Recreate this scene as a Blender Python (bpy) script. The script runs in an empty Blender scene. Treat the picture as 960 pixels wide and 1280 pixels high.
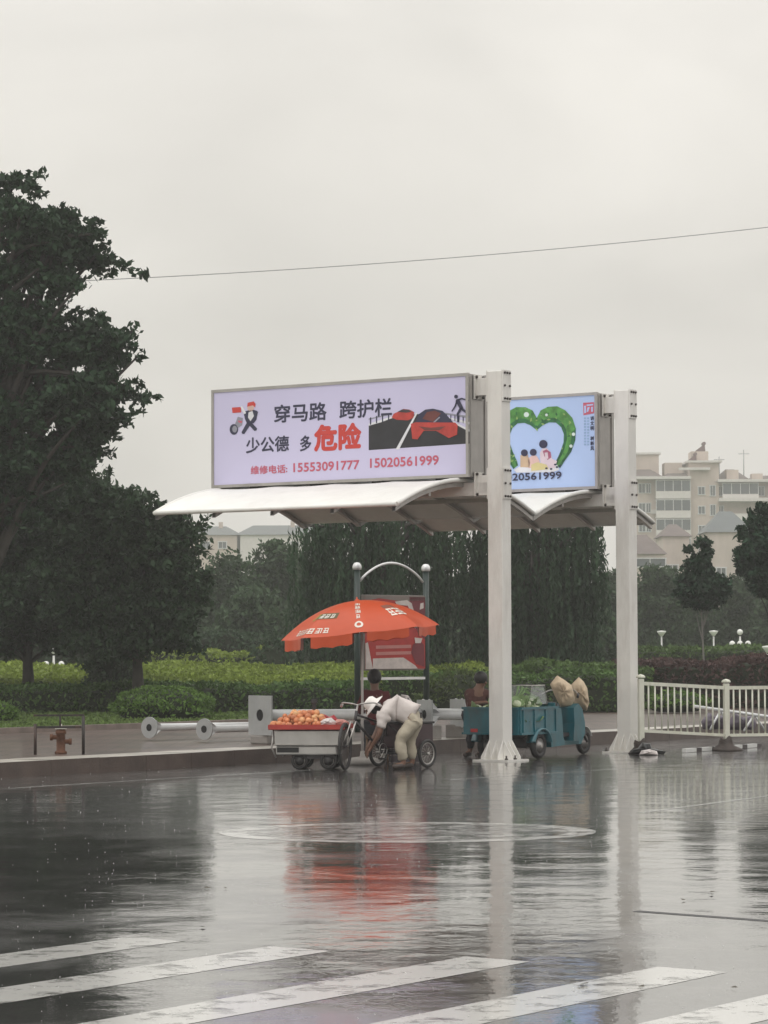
import bpy, bmesh, math, random
import numpy as np
from mathutils import Vector, Matrix
R = math.radians
PI = math.pi
rnd = random.Random(7)
C = bpy.context.scene.collection
sc = bpy.context.scene

# ---------------------------------------------------------------- camera
FPX = 3600.0
CAMZ = 1.6
PITCH = math.atan(175 / FPX)
ROLL = -0.0040
cam_d = bpy.data.cameras.new('camera')
cam = bpy.data.objects.new('camera', cam_d)
C.objects.link(cam)
CROT = Matrix.Rotation(PI / 2 + PITCH, 3, 'X') @ Matrix.Rotation(ROLL, 3, 'Z')
cam.matrix_world = Matrix.Translation((0, 0, CAMZ)) @ CROT.to_4x4()
cam_d.sensor_fit = 'VERTICAL'
cam_d.sensor_height = 36
cam_d.lens = FPX / 1280 * 36
cam_d.clip_start = 0.1
cam_d.clip_end = 3000
sc.camera = cam
sc.render.resolution_x, sc.render.resolution_y = 768, 1024

# ---------------------------------------------------------------- sky, sun, exposure
w = bpy.data.worlds.new('World')
sc.world = w
w.use_nodes = True
nt = w.node_tree
nt.nodes.clear()
N, L = nt.nodes.new, nt.links.new
SUN_EL, SUN_AZ = R(58), R(205)
out = N('ShaderNodeOutputWorld')
bg = N('ShaderNodeBackground'); bg.inputs['Strength'].default_value = 0.1
sky = N('ShaderNodeTexSky'); sky.sky_type = 'NISHITA'; sky.sun_disc = False
sky.sun_elevation = SUN_EL; sky.sun_rotation = SUN_AZ; sky.dust_density = 4
tc = N('ShaderNodeTexCoord')
sep = N('ShaderNodeSeparateXYZ'); L(tc.outputs['Generated'], sep.inputs[0])
el = N('ShaderNodeMapRange'); el.inputs['From Min'].default_value = 0.0; el.inputs['From Max'].default_value = 1.0
el.inputs['To Min'].default_value = 0.0; el.inputs['To Max'].default_value = 1.0
L(sep.outputs['Z'], el.inputs['Value'])
gr = N('ShaderNodeValToRGB')     # overcast luminance: brighter towards the zenith
cr = gr.color_ramp
cr.elements[0].position = 0.0; cr.elements[0].color = (0.352, 0.336, 0.312, 1)
cr.elements[1].position = 1.0; cr.elements[1].color = (0.80, 0.80, 0.79, 1)
e = cr.elements.new(0.10); e.color = (0.380, 0.364, 0.339, 1)
e = cr.elements.new(0.19); e.color = (0.440, 0.422, 0.394, 1)
e = cr.elements.new(0.45); e.color = (0.60, 0.585, 0.56, 1)
L(el.outputs[0], gr.inputs[0])
mp = N('ShaderNodeMapping'); mp.inputs['Scale'].default_value = (1, 1, 2.2); L(tc.outputs['Generated'], mp.inputs[0])
nz = N('ShaderNodeTexNoise'); nz.inputs['Scale'].default_value = 5.0; nz.inputs['Detail'].default_value = 4
nz.inputs['Roughness'].default_value = 0.45; nz.inputs['Distortion'].default_value = 0.4
L(mp.outputs[0], nz.inputs['Vector'])
nm = N('ShaderNodeMapRange'); nm.inputs['From Min'].default_value = 0.3; nm.inputs['From Max'].default_value = 0.7
nm.inputs['To Min'].default_value = 0.84; nm.inputs['To Max'].default_value = 1.13
L(nz.outputs['Fac'], nm.inputs['Value'])
sm = N('ShaderNodeVectorMath'); sm.operation = 'SCALE'; L(gr.outputs[0], sm.inputs[0]); L(nm.outputs[0], sm.inputs['Scale'])
sm2 = N('ShaderNodeVectorMath'); sm2.operation = 'SCALE'; sm2.inputs['Scale'].default_value = 20.5; L(sm.outputs[0], sm2.inputs[0])
mixs = N('ShaderNodeMix'); mixs.data_type = 'RGBA'; mixs.inputs['Factor'].default_value = 0.97
L(sky.outputs[0], mixs.inputs['A']); L(sm2.outputs[0], mixs.inputs['B'])
L(mixs.outputs['Result'], bg.inputs['Color']); L(bg.outputs[0], out.inputs['Surface'])

sl = bpy.data.lights.new('sun', 'SUN'); sl.energy = 0.5; sl.angle = R(30); sl.color = (1, 0.97, 0.92)
so = bpy.data.objects.new('sun', sl); C.objects.link(so)
sun_dir = Vector((math.cos(SUN_EL) * math.sin(SUN_AZ), math.cos(SUN_EL) * math.cos(SUN_AZ), math.sin(SUN_EL)))
so.rotation_euler = sun_dir.to_track_quat('Z', 'Y').to_euler()
so.location = (0, 0, 60)

sc.view_settings.view_transform = 'Standard'
sc.view_settings.look = 'None'
sc.view_settings.exposure = 0.0
sc.view_settings.gamma = 1
sc.view_settings.use_curve_mapping = False
sc.render.engine = 'CYCLES'
try:
    sc.cycles.use_denoising = True
    sc.cycles.denoiser = 'OPENIMAGEDENOISE'
except Exception:
    pass
sc.cycles.max_bounces = 7
sc.cycles.diffuse_bounces = 3
sc.cycles.glossy_bounces = 4
sc.cycles.transmission_bounces = 5
sc.cycles.transparent_max_bounces = 12
sc.cycles.volume_bounces = 1
sc.cycles.caustics_reflective = False
sc.cycles.caustics_refractive = False

# ---------------------------------------------------------------- measuring helpers
TH = R(34)                                    # the road runs away to the right at this angle
U = Vector((math.sin(TH), math.cos(TH), 0))   # along the road
A = Vector((math.cos(TH), -math.sin(TH), 0))  # across it, to the right
def road_z(y):
    d = max(0.0, min(35.0 - y, 45.0))
    return -(0.0035 * d + 0.00021 * d * d)
def ray(px, py):
    return (CROT @ Vector(((px - 480) / FPX, -(py - 640) / FPX, -1)))
def P(px, py, Y):
    d = ray(px, py); t = Y / d.y
    return Vector((d.x * t, Y, CAMZ + d.z * t))
def G(px, py, z=0.0):
    d = ray(px, py); t = (z - CAMZ) / d.z
    return Vector((d.x * t, d.y * t, z))
def GR(px, py):
    z = 0.0
    for _ in range(12):
        g = G(px, py, z); z = road_z(g.y)
    return Vector((g.x, g.y, z))
def X(px, Y):
    return (px - 480) / FPX * Y

# ---------------------------------------------------------------- materials
MATS = {}
def mat(name, col, rough=0.6, metal=0.0, var=0.12, scale=3.0, bump=0.0, bscale=40, spec=0.5, trans=0.0, alpha=1.0, emit=None, island=0.0, dirt=None, coat=0.0):
    if name in MATS: return MATS[name]
    m = bpy.data.materials.new(name); m.use_nodes = True
    t = m.node_tree; b = t.nodes['Principled BSDF']
    n, l = t.nodes.new, t.links.new
    b.inputs['Roughness'].default_value = rough
    b.inputs['Metallic'].default_value = metal
    b.inputs['Specular IOR Level'].default_value = spec
    if coat: b.inputs['Coat Weight'].default_value = coat; b.inputs['Coat Roughness'].default_value = 0.08
    co = n('ShaderNodeTexCoord')
    no = n('ShaderNodeTexNoise'); no.inputs['Scale'].default_value = scale; no.inputs['Detail'].default_value = 5; no.inputs['Roughness'].default_value = 0.6
    l(co.outputs['Object'], no.inputs['Vector'])
    mr = n('ShaderNodeMapRange'); mr.inputs['From Min'].default_value = 0.3; mr.inputs['From Max'].default_value = 0.7
    mr.inputs['To Min'].default_value = 1 - var; mr.inputs['To Max'].default_value = 1 + var
    l(no.outputs['Fac'], mr.inputs['Value'])
    sc_ = n('ShaderNodeVectorMath'); sc_.operation = 'SCALE'; sc_.inputs[0].default_value = col[:3]
    l(mr.outputs[0], sc_.inputs['Scale'])
    src = sc_.outputs[0]
    if island:
        ge = n('ShaderNodeNewGeometry')
        hs = n('ShaderNodeMapRange'); hs.inputs['To Min'].default_value = 1 - island; hs.inputs['To Max'].default_value = 1 + island
        l(ge.outputs['Random Per Island'], hs.inputs['Value'])
        s2 = n('ShaderNodeVectorMath'); s2.operation = 'SCALE'
        l(src, s2.inputs[0]); l(hs.outputs[0], s2.inputs['Scale']); src = s2.outputs[0]
    if dirt:
        n2 = n('ShaderNodeTexNoise'); n2.inputs['Scale'].default_value = scale * 0.8; n2.inputs['Detail'].default_value = 8; n2.inputs['Roughness'].default_value = 0.7
        mp_ = n('ShaderNodeMapping'); mp_.inputs['Location'].default_value = (3.1, 7.7, 1.3); mp_.inputs['Scale'].default_value = (1.6, 1.6, 0.35)
        l(co.outputs['Object'], mp_.inputs[0]); l(mp_.outputs[0], n2.inputs['Vector'])
        m2 = n('ShaderNodeMapRange'); m2.inputs['From Min'].default_value = 0.48; m2.inputs['From Max'].default_value = 0.75; m2.inputs['To Max'].default_value = dirt[1]
        l(n2.outputs['Fac'], m2.inputs['Value'])
        mx = n('ShaderNodeMix'); mx.data_type = 'RGBA'; mx.inputs['B'].default_value = (*dirt[0], 1)
        l(m2.outputs[0], mx.inputs['Factor']); l(src, mx.inputs['A']); src = mx.outputs['Result']
    l(src, b.inputs['Base Color'])
    if bump:
        n3 = n('ShaderNodeTexNoise'); n3.inputs['Scale'].default_value = bscale; n3.inputs['Detail'].default_value = 4
        l(co.outputs['Object'], n3.inputs['Vector'])
        bp = n('ShaderNodeBump'); bp.inputs['Strength'].default_value = bump; bp.inputs['Distance'].default_value = 0.02
        l(n3.outputs['Fac'], bp.inputs['Height']); l(bp.outputs[0], b.inputs['Normal'])
    if alpha < 1: b.inputs['Alpha'].default_value = alpha
    if trans: b.inputs['Transmission Weight'].default_value = trans
    if emit:
        b.inputs['Emission Color'].default_value = (*emit[0], 1); b.inputs['Emission Strength'].default_value = emit[1]
        l(src, b.inputs['Emission Color'])
    MATS[name] = m
    return m

def leafmat(name, col, island=0.35, var=0.3, scale=0.5, tr=0.25, rough=0.5):
    if name in MATS: return MATS[name]
    m = mat(name, col, rough=rough, var=var, scale=scale, island=island, spec=0.12)
    t = m.node_tree; b = t.nodes['Principled BSDF']; o = t.nodes['Material Output']
    tl = t.nodes.new('ShaderNodeBsdfTranslucent'); mx = t.nodes.new('ShaderNodeMixShader'); mx.inputs[0].default_value = tr
    src = b.inputs['Base Color'].links[0].from_socket
    t.links.new(src, tl.inputs['Color'])
    t.links.new(b.outputs[0], mx.inputs[1]); t.links.new(tl.outputs[0], mx.inputs[2]); t.links.new(mx.outputs[0], o.inputs['Surface'])
    return m

# ---------------------------------------------------------------- mesh helpers
class MB:
    def __init__(s): s.v = []; s.f = []; s.mi = []; s.sm = []
    def add(s, vs, fs, mi=0, smooth=False):
        o = len(s.v); s.v += [tuple(v) for v in vs]
        for f in fs: s.f.append(tuple(i + o for i in f)); s.mi.append(mi); s.sm.append(smooth)
        return s
    def box(s, c, d, rz=0, mi=0, M=None, bev=0.0):
        c = Vector(c); x, y, z = d[0] / 2, d[1] / 2, d[2] / 2
        bm = bmesh.new(); bmesh.ops.create_cube(bm, size=1)
        for v in bm.verts: v.co = Vector((v.co.x * 2 * x, v.co.y * 2 * y, v.co.z * 2 * z))
        if bev: bmesh.ops.bevel(bm, geom=bm.edges[:], offset=min(bev, x * .8, y * .8, z * .8), segments=2, affect='EDGES', profile=0.5)
        if M is None: M = Matrix.Rotation(rz, 3, 'Z')
        bm.verts.index_update()
        s.add([M @ v.co + c for v in bm.verts], [[v.index for v in f.verts] for f in bm.faces], mi)
        bm.free(); return s
    def tube(s, pts, r, seg=10, mi=0, caps=True, closed=False):
        pts = [Vector(p) for p in pts]; n = len(pts)
        rs = r if isinstance(r, (list, tuple)) else [r] * n
        vs = []; up = None
        for i, p in enumerate(pts):
            if closed: t = pts[(i + 1) % n] - pts[i - 1]
            else: t = pts[min(i + 1, n - 1)] - pts[max(i - 1, 0)]
            t = t.normalized() if t.length > 1e-9 else Vector((0, 0, 1))
            if up is None: up = Vector((0, 0, 1)) if abs(t.z) < .9 else Vector((1, 0, 0))
            a = t.cross(up); a = a.normalized() if a.length > 1e-6 else t.orthogonal().normalized()
            b = a.cross(t).normalized(); up = b
            for k in range(seg):
                an = 2 * PI * k / seg
                vs.append(p + (a * math.cos(an) + b * math.sin(an)) * rs[i])
        fs = []
        for i in range(n if closed else n - 1):
            j = (i + 1) % n
            for k in range(seg):
                k2 = (k + 1) % seg
                fs.append((i * seg + k, i * seg + k2, j * seg + k2, j * seg + k))
        s.add(vs, fs, mi, True)
        if caps and not closed:
            o = len(s.v) - len(vs)
            s.f.append(tuple(o + k for k in range(seg))[::-1]); s.mi.append(mi); s.sm.append(False)
            s.f.append(tuple(o + (n - 1) * seg + k for k in range(seg))); s.mi.append(mi); s.sm.append(False)
        return s
    def lathe(s, prof, c=(0, 0, 0), M=None, seg=20, mi=0, smooth=True):
        M = M or Matrix.Identity(3); c = Vector(c); vs = []; fs = []
        for (r, z) in prof:
            for k in range(seg):
                an = 2 * PI * k / seg
                vs.append(M @ Vector((r * math.cos(an), r * math.sin(an), z)) + c)
        for i in range(len(prof) - 1):
            for k in range(seg):
                k2 = (k + 1) % seg
                fs.append((i * seg + k, i * seg + k2, (i + 1) * seg + k2, (i + 1) * seg + k))
        s.add(vs, fs, mi, smooth); return s
    def ball(s, c, r, mi=0, seg=12, sc3=(1, 1, 1), M=None, jit=0):
        M = M or Matrix.Identity(3); c = Vector(c); n = max(4, seg // 2); vs = []; fs = []
        for i in range(n + 1):
            a = PI * i / n
            for k in range(seg):
                an = 2 * PI * k / seg; j = 1 + rnd.uniform(-jit, jit)
                vs.append(M @ Vector((r * sc3[0] * math.sin(a) * math.cos(an) * j, r * sc3[1] * math.sin(a) * math.sin(an) * j, r * sc3[2] * math.cos(a) * j)) + c)
        for i in range(n):
            for k in range(seg):
                k2 = (k + 1) % seg
                fs.append((i * seg + k, (i + 1) * seg + k, (i + 1) * seg + k2, i * seg + k2))
        s.add(vs, fs, mi, True); return s
    def extr(s, poly, d, c=(0, 0, 0), M=None, mi=0):
        """poly in the local xz-plane, thickness d along y"""
        M = M or Matrix.Identity(3); c = Vector(c); n = len(poly)
        vs = [M @ Vector((x, -d / 2, z)) + c for x, z in poly] + [M @ Vector((x, d / 2, z)) + c for x, z in poly]
        fs = [tuple(range(n)), tuple(range(n, 2 * n))[::-1]] + [(i, i + n, (i + 1) % n + n, (i + 1) % n)[::-1] for i in range(n)]
        s.add(vs, fs, mi); return s
    def build(s, name, mats, parent=None, loc=None, rz=0, fix=True):
        me = bpy.data.meshes.new(name); me.from_pydata(s.v, [], s.f)
        if not isinstance(mats, (list, tuple)): mats = [mats]
        for m in mats: me.materials.append(m)
        me.polygons.foreach_set('material_index', s.mi)
        me.polygons.foreach_set('use_smooth', s.sm)
        if fix:
            bm = bmesh.new(); bm.from_mesh(me); bmesh.ops.remove_doubles(bm, verts=bm.verts, dist=1e-5)
            bmesh.ops.recalc_face_normals(bm, faces=bm.faces); bm.to_mesh(me); bm.free()
        me.update()
        o = bpy.data.objects.new(name, me); C.objects.link(o)
        if loc is not None: o.location = loc
        o.rotation_euler = (0, 0, rz)
        if parent: o.parent = parent
        return o

def tag(o, label=None, cat=None, group=None, kind=None):
    if label: o['label'] = label
    if cat: o['category'] = cat
    if group: o['group'] = group
    if kind: o['kind'] = kind
    return o
def thing(name, loc, rz, label, cat, group=None):
    o = bpy.data.objects.new(name, None); C.objects.link(o)
    o.empty_display_size = 0.2
    o.location = loc; o.rotation_euler = (0, 0, rz)
    return tag(o, label, cat, group)
def copy_tree(o, parent=None):
    c = o.copy(); C.objects.link(c); c.parent = parent
    for ch in [x for x in bpy.data.objects if x.parent == o]: copy_tree(ch, c)
    return c
def crm(pts, n=8):
    """smooth curve through points"""
    pts = [Vector(p) for p in pts]; q = [pts[0] * 2 - pts[1]] + pts + [pts[-1] * 2 - pts[-2]]; o = []
    for i in range(1, len(q) - 2):
        for k in range(n):
            t = k / n; a, b, c, d = q[i - 1], q[i], q[i + 1], q[i + 2]
            o.append(.5 * ((2 * b) + (c - a) * t + (2 * a - 5 * b + 4 * c - d) * t * t + (3 * b - a - 3 * c + d) * t ** 3))
    return o + [pts[-1]]

def text_mesh(body, bold=0.0):
    cu = bpy.data.curves.new('t', 'FONT'); cu.body = body; cu.size = 1; cu.offset = bold; cu.fill_mode = 'FRONT'; cu.resolution_u = 3
    o = bpy.data.objects.new('t', cu); C.objects.link(o)
    dg = bpy.context.evaluated_depsgraph_get(); dg.update()
    me = bpy.data.meshes.new_from_object(o.evaluated_get(dg))
    vs = np.array([v.co[:] for v in me.vertices]); fs = [tuple(p.vertices) for p in me.polygons]
    bpy.data.objects.remove(o); bpy.data.curves.remove(cu); bpy.data.meshes.remove(me)
    return vs, fs
def text_into(mb, body, x0, z0, x1, z1, y, bold=0.0, mi=0, M=None):
    """fill the rectangle with the text; the text plane is local xz at depth y"""
    vs, fs = text_mesh(body, 0)
    if len(vs) == 0: return
    mn, mx = vs.min(0), vs.max(0)
    x0 += bold * .5 * abs(z1 - z0); x1 -= bold * .5 * abs(z1 - z0)
    k = 0
    for dx, dz in (((0, 0),) if not bold else ((0, 0), (1, 0), (-1, 0), (0, 1), (0, -1), (.7, .7), (-.7, .7), (.7, -.7), (-.7, -.7))):
        dx *= bold * .5 * abs(z1 - z0); dz *= bold * .5 * abs(z1 - z0)
        out = [Vector((dx + x0 + (v[0] - mn[0]) / (mx[0] - mn[0]) * (x1 - x0), y - .0004 * k, dz + z0 + (v[1] - mn[1]) / (mx[1] - mn[1]) * (z1 - z0))) for v in vs]
        if M: out = [M(o) for o in out]
        mb.add(out, fs, mi); k += 1

def leaves(name, cen, size, m, parent=None, up=0.3, elong=1.7, seed=0, droop=0.0, fold=True):
    """leaf-sized diamonds, one mesh"""
    r = np.random.default_rng(seed); cen = np.asarray(cen, dtype=np.float64); n = len(cen)
    d = r.normal(size=(n, 3)); d[:, 2] -= droop * 3; d /= np.linalg.norm(d, axis=1)[:, None]
    q = r.normal(size=(n, 3)); q[:, 2] += up * 0
    s = np.cross(d, q); s /= np.linalg.norm(s, axis=1)[:, None]
    sz = size * r.uniform(.65, 1.3, size=(n, 1))
    a = cen - d * sz * .5 * elong; b = cen + s * sz * .42; c = cen + d * sz * .5 * elong; e_ = cen - s * sz * .42
    v = np.stack([a, b, c, e_], 1).reshape(-1, 3)
    me = bpy.data.meshes.new(name)
    me.vertices.add(4 * n); me.vertices.foreach_set('co', v.ravel())
    me.loops.add(4 * n); me.loops.foreach_set('vertex_index', np.arange(4 * n, dtype=np.int32))
    me.polygons.add(n); me.polygons.foreach_set('loop_start', np.arange(n, dtype=np.int32) * 4)
    try: me.polygons.foreach_set('loop_total', np.full(n, 4, dtype=np.int32))
    except Exception: pass
    me.materials.append(m); me.update(calc_edges=True); me.validate()
    o = bpy.data.objects.new(name, me); C.objects.link(o)
    if parent: o.parent = parent
    return o

def in_ball(r, n, power=0.5):
    d = r.normal(size=(n, 3)); d /= np.linalg.norm(d, axis=1)[:, None]
    return d * (r.uniform(size=(n, 1)) ** power)
# ================================================================ THE SETTING
# one road sheet reaching the horizon; the near part falls very slightly towards the camera
def road_material():
    m = bpy.data.materials.new('wet_asphalt'); m.use_nodes = True
    t = m.node_tree; b = t.nodes['Principled BSDF']; n, l = t.nodes.new, t.links.new
    co = n('ShaderNodeTexCoord')
    def noise(scale, detail=4, rough=.55, mapscale=(1, 1, 1), dist=0.0, rot=0.0):
        mp = n('ShaderNodeMapping'); mp.inputs['Scale'].default_value = mapscale; mp.inputs['Rotation'].default_value = (0, 0, rot)
        no = n('ShaderNodeTexNoise'); no.inputs['Scale'].default_value = scale; no.inputs['Detail'].default_value = detail
        no.inputs['Roughness'].default_value = rough; no.inputs['Distortion'].default_value = dist
        l(co.outputs['Object'], mp.inputs[0]); l(mp.outputs[0], no.inputs['Vector']); return no.outputs['Fac']
    def rng(src, a, b_, c, d):
        mr = n('ShaderNodeMapRange'); mr.interpolation_type = 'SMOOTHSTEP'
        mr.inputs['From Min'].default_value = a; mr.inputs['From Max'].default_value = b_
        mr.inputs['To Min'].default_value = c; mr.inputs['To Max'].default_value = d
        l(src, mr.inputs['Value']); return mr.outputs[0]
    def math_(op, a, b_):
        q = n('ShaderNodeMath'); q.operation = op
        for i, x in enumerate((a, b_)):
            if isinstance(x, (int, float)): q.inputs[i].default_value = x
            else: l(x, q.inputs[i])
        return q.outputs[0]
    big = noise(0.42, 5, .6, (1, 1, 1), .5)           # standing water
    sp3 = n('ShaderNodeSeparateXYZ'); l(co.outputs['Object'], sp3.inputs[0])
    pud = math_('MULTIPLY', rng(big, .36, .56, 0, 1), rng(math_('ADD', sp3.outputs['Y'], math_('MULTIPLY', noise(.8, 4, .6), 8)), 27, 34, 1, .12))
    fine = noise(60, 3, .7)
    mid = noise(1.5, 5, .65)
    # colour
    cr = n('ShaderNodeValToRGB'); l(mid, cr.inputs[0])
    cr.color_ramp.elements[0].position = .3; cr.color_ramp.elements[0].color = (.030, .029, .030, 1)
    cr.color_ramp.elements[1].position = .75; cr.color_ramp.elements[1].color = (.062, .059, .058, 1)
    sp = n('ShaderNodeMix'); sp.data_type = 'RGBA'; sp.blend_type = 'MULTIPLY'; sp.inputs['Factor'].default_value = .5
    gr2 = n('ShaderNodeValToRGB'); l(fine, gr2.inputs[0])
    gr2.color_ramp.elements[0].position = .35; gr2.color_ramp.elements[0].color = (.55, .55, .55, 1)
    gr2.color_ramp.elements[1].position = .7; gr2.color_ramp.elements[1].color = (1.5, 1.45, 1.4, 1)
    l(cr.outputs[0], sp.inputs['A']); l(gr2.outputs[0], sp.inputs['B'])
    l(sp.outputs['Result'], b.inputs['Base Color'])
    rough = math_('ADD', rng(pud, 0, 1, .24, .07), rng(mid, .35, .7, 0, .06))
    l(rough, b.inputs['Roughness'])
    b.inputs['IOR'].default_value = 1.5
    l(rng(pud, 0, 1, .35, .05), b.inputs['Specular IOR Level'])
    b.inputs['Coat Weight'].default_value = 0.95
    b.inputs['Coat IOR'].default_value = 1.33
    l(rng(pud, 0, 1, .075, .012), b.inputs['Coat Roughness'])
    # ripples and grain
    rip = noise(5.0, 4, .62, (1, 1, 1), .3)
    rip2 = noise(1.1, 2, .5)
    h = math_('ADD', math_('MULTIPLY', rip, .0055), math_('MULTIPLY', rip2, .024))
    bp = n('ShaderNodeBump'); bp.inputs['Strength'].default_value = .35; bp.inputs['Distance'].default_value = 1
    l(h, bp.inputs['Height'])
    grain = math_('MULTIPLY', math_('MULTIPLY', fine, .002), rng(pud, 0, 1, 1, .05))
    bp2 = n('ShaderNodeBump'); bp2.inputs['Strength'].default_value = .5; bp2.inputs['Distance'].default_value = 1
    l(grain, bp2.inputs['Height']); l(bp.outputs[0], bp2.inputs['Normal'])
    l(bp2.outputs[0], b.inputs['Normal']); l(bp.outputs[0], b.inputs['Coat Normal'])
    return m
M_ROAD = road_material()
ys = [-40] + list(range(-10, 40)) + [42, 46, 60, 120, 400, 1500]
xs = [-900, -200, -60, -20, 0, 20, 60, 200, 900]
mb = MB()
mb.add([(x, y, road_z(y)) for y in ys for x in xs],
       [(j * len(xs) + i, j * len(xs) + i + 1, (j + 1) * len(xs) + i + 1, (j + 1) * len(xs) + i) for j in range(len(ys) - 1) for i in range(len(xs) - 1)], 0, True)
tag(mb.build('road', M_ROAD), kind='structure')

def mark_material(name, wear, col=(.62, .62, .59)):
    """worn road paint under a film of water: where it has worn off it is see-through"""
    m = bpy.data.materials.new(name); m.use_nodes = True
    t = m.node_tree; b = t.nodes['Principled BSDF']; n, l = t.nodes.new, t.links.new
    co = n('ShaderNodeTexCoord'); no = n('ShaderNodeTexNoise'); no.inputs['Scale'].default_value = 5; no.inputs['Detail'].default_value = 9; no.inputs['Roughness'].default_value = .72
    l(co.outputs['Object'], no.inputs['Vector'])
    mr = n('ShaderNodeMapRange'); mr.inputs['From Min'].default_value = wear - .09; mr.inputs['From Max'].default_value = wear + .09
    l(no.outputs['Fac'], mr.inputs['Value']); l(mr.outputs[0], b.inputs['Alpha'])
    b.inputs['Base Color'].default_value = (*col, 1); b.inputs['Roughness'].default_value = .22
    b.inputs['Coat Weight'].default_value = .6; b.inputs['Coat Roughness'].default_value = .1; b.inputs['Coat IOR'].default_value = 1.33
    return m
M_PAINT = mark_material('worn_white_paint', .42, (.40, .40, .385))
M_BAR = mark_material('crosswalk_paint', .395, (.55, .54, .51))
M_PAINT2 = mark_material('thin_white_paint', .50, (.5, .5, .48))
def strip(mb, pts, w=None):
    """quad list lying on the road, following its fall"""
    vs = []; fs = []
    for i, (a, b) in enumerate(pts):
        vs += [(a[0], a[1], road_z(a[1]) + .0015), (b[0], b[1], road_z(b[1]) + .0015)]
        if i: fs.append((2 * i - 2, 2 * i - 1, 2 * i + 1, 2 * i))
    mb.add(vs, fs)
def stripe(name, M, c, d, length, width, label=None, n=24):
    d = Vector(d).normalized(); s = Vector((d.y, -d.x, 0)); q = []
    for i in range(n + 1):
        p = Vector(c) + d * (length * i / n)
        q.append((p - s * width / 2, p + s * width / 2))
    mb = MB(); strip(mb, q)
    return tag(mb.build(name, M, fix=False), kind='structure')
# zebra crossing: bars along the road, their far ends in a line
ends = [(192, 1174), (376, 1186), (622, 1199), (866, 1212), (1115, 1222)]
Ux = Vector((.585, .811, 0))
for i, (px, py) in enumerate(ends):
    e0 = GR(px, py)
    stripe('crosswalk_bar', M_BAR, e0 - Ux * 9, Ux, 9, .44)
# long thin lines
def pxstripe(name, M, a, b, width):
    p, q = GR(*a), GR(*b)
    return stripe(name, M, p, (q - p), (q - p).length, width, n=30)
pxstripe('edge_line', M_PAINT2, (-40, 989), (400, 962), .15)
pxstripe('lane_line', M_PAINT, (800, 1016), (1000, 990), .10)
pxstripe('lane_line', M_PAINT2, (560, 975), (980, 948), .10)
# patchy pale oval lying on the road: ring and fill
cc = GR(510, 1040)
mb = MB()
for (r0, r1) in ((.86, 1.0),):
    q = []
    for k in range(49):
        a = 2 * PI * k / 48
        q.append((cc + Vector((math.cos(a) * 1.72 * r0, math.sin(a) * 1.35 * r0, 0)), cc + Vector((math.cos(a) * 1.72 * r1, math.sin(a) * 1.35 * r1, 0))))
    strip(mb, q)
tag(mb.build('pale_road_oval', mark_material('pale_oval_ring', .44, (.62, .61, .58)), fix=False), kind='structure')
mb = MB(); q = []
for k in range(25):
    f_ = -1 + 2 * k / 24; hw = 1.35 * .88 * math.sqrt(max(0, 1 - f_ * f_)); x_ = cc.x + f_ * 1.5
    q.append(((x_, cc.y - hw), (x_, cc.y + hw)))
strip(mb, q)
tag(mb.build('pale_road_oval', mark_material('patchy_pale_fill', .52, (.50, .49, .47)), fix=False), kind='structure')
# seam in the asphalt
M_SEAM = mat('asphalt_seam', (.012, .012, .012), .5)
p, q = GR(795, 1139), GR(985, 1153)
stripe('asphalt_seam', M_SEAM, p, q - p, (q - p).length, .09)

# pavement behind the kerb
K0 = G(0, 973, 0)
NRM = -A
def KP(s, n_, z=0): 
    v = K0 + U * s + NRM * n_; return Vector((v.x, v.y, z))
M_PAVE = mat('wet_pavement', (.115, .078, .062), .42, var=.45, scale=.9, bump=.3, bscale=9, coat=.25)
nt_ = M_PAVE.node_tree
def brick_over(m, scale, mortar=.35, bw=.5, rh=.25):
    t = m.node_tree; b = t.nodes['Principled BSDF']; n, l = t.nodes.new, t.links.new
    src = b.inputs['Base Color'].links[0].from_socket
    br = n('ShaderNodeTexBrick'); br.inputs['Scale'].default_value = scale
    br.inputs['Color1'].default_value = (1, 1, 1, 1); br.inputs['Color2'].default_value = (.86, .86, .86, 1); br.inputs['Mortar'].default_value = (mortar,) * 3 + (1,)
    br.inputs['Mortar Size'].default_value = .02; br.inputs['Brick Width'].default_value = bw; br.inputs['Row Height'].default_value = rh
    co = n('ShaderNodeTexCoord'); l(co.outputs['Object'], br.inputs['Vector'])
    mx = n('ShaderNodeMix'); mx.data_type = 'RGBA'; mx.blend_type = 'MULTIPLY'; mx.inputs['Factor'].default_value = 1
    l(src, mx.inputs['A']); l(br.outputs['Color'], mx.inputs['B']); l(mx.outputs['Result'], b.inputs['Base Color'])
brick_over(M_PAVE, 1.0)
M_KERB = mat('kerb_stone_sheen', (.42, .39, .34), .35, var=.2, scale=2, dirt=((.10, .09, .08), .7), bump=.2)
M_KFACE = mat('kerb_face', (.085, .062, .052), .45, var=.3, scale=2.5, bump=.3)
KZ = .20
PW = 9.0
mb = MB()
vs = [KP(-60, .73, KZ), KP(160, .73, KZ), KP(160, PW, KZ), KP(-60, PW, KZ)]
mb.add(vs, [(0, 1, 2, 3)])
tag(mb.build('pavement', M_PAVE, fix=False), kind='structure')
mb = MB()    # kerb: stones 1 m long with fine joints, sky reflection painted into the pale tops, dark faces
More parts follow.
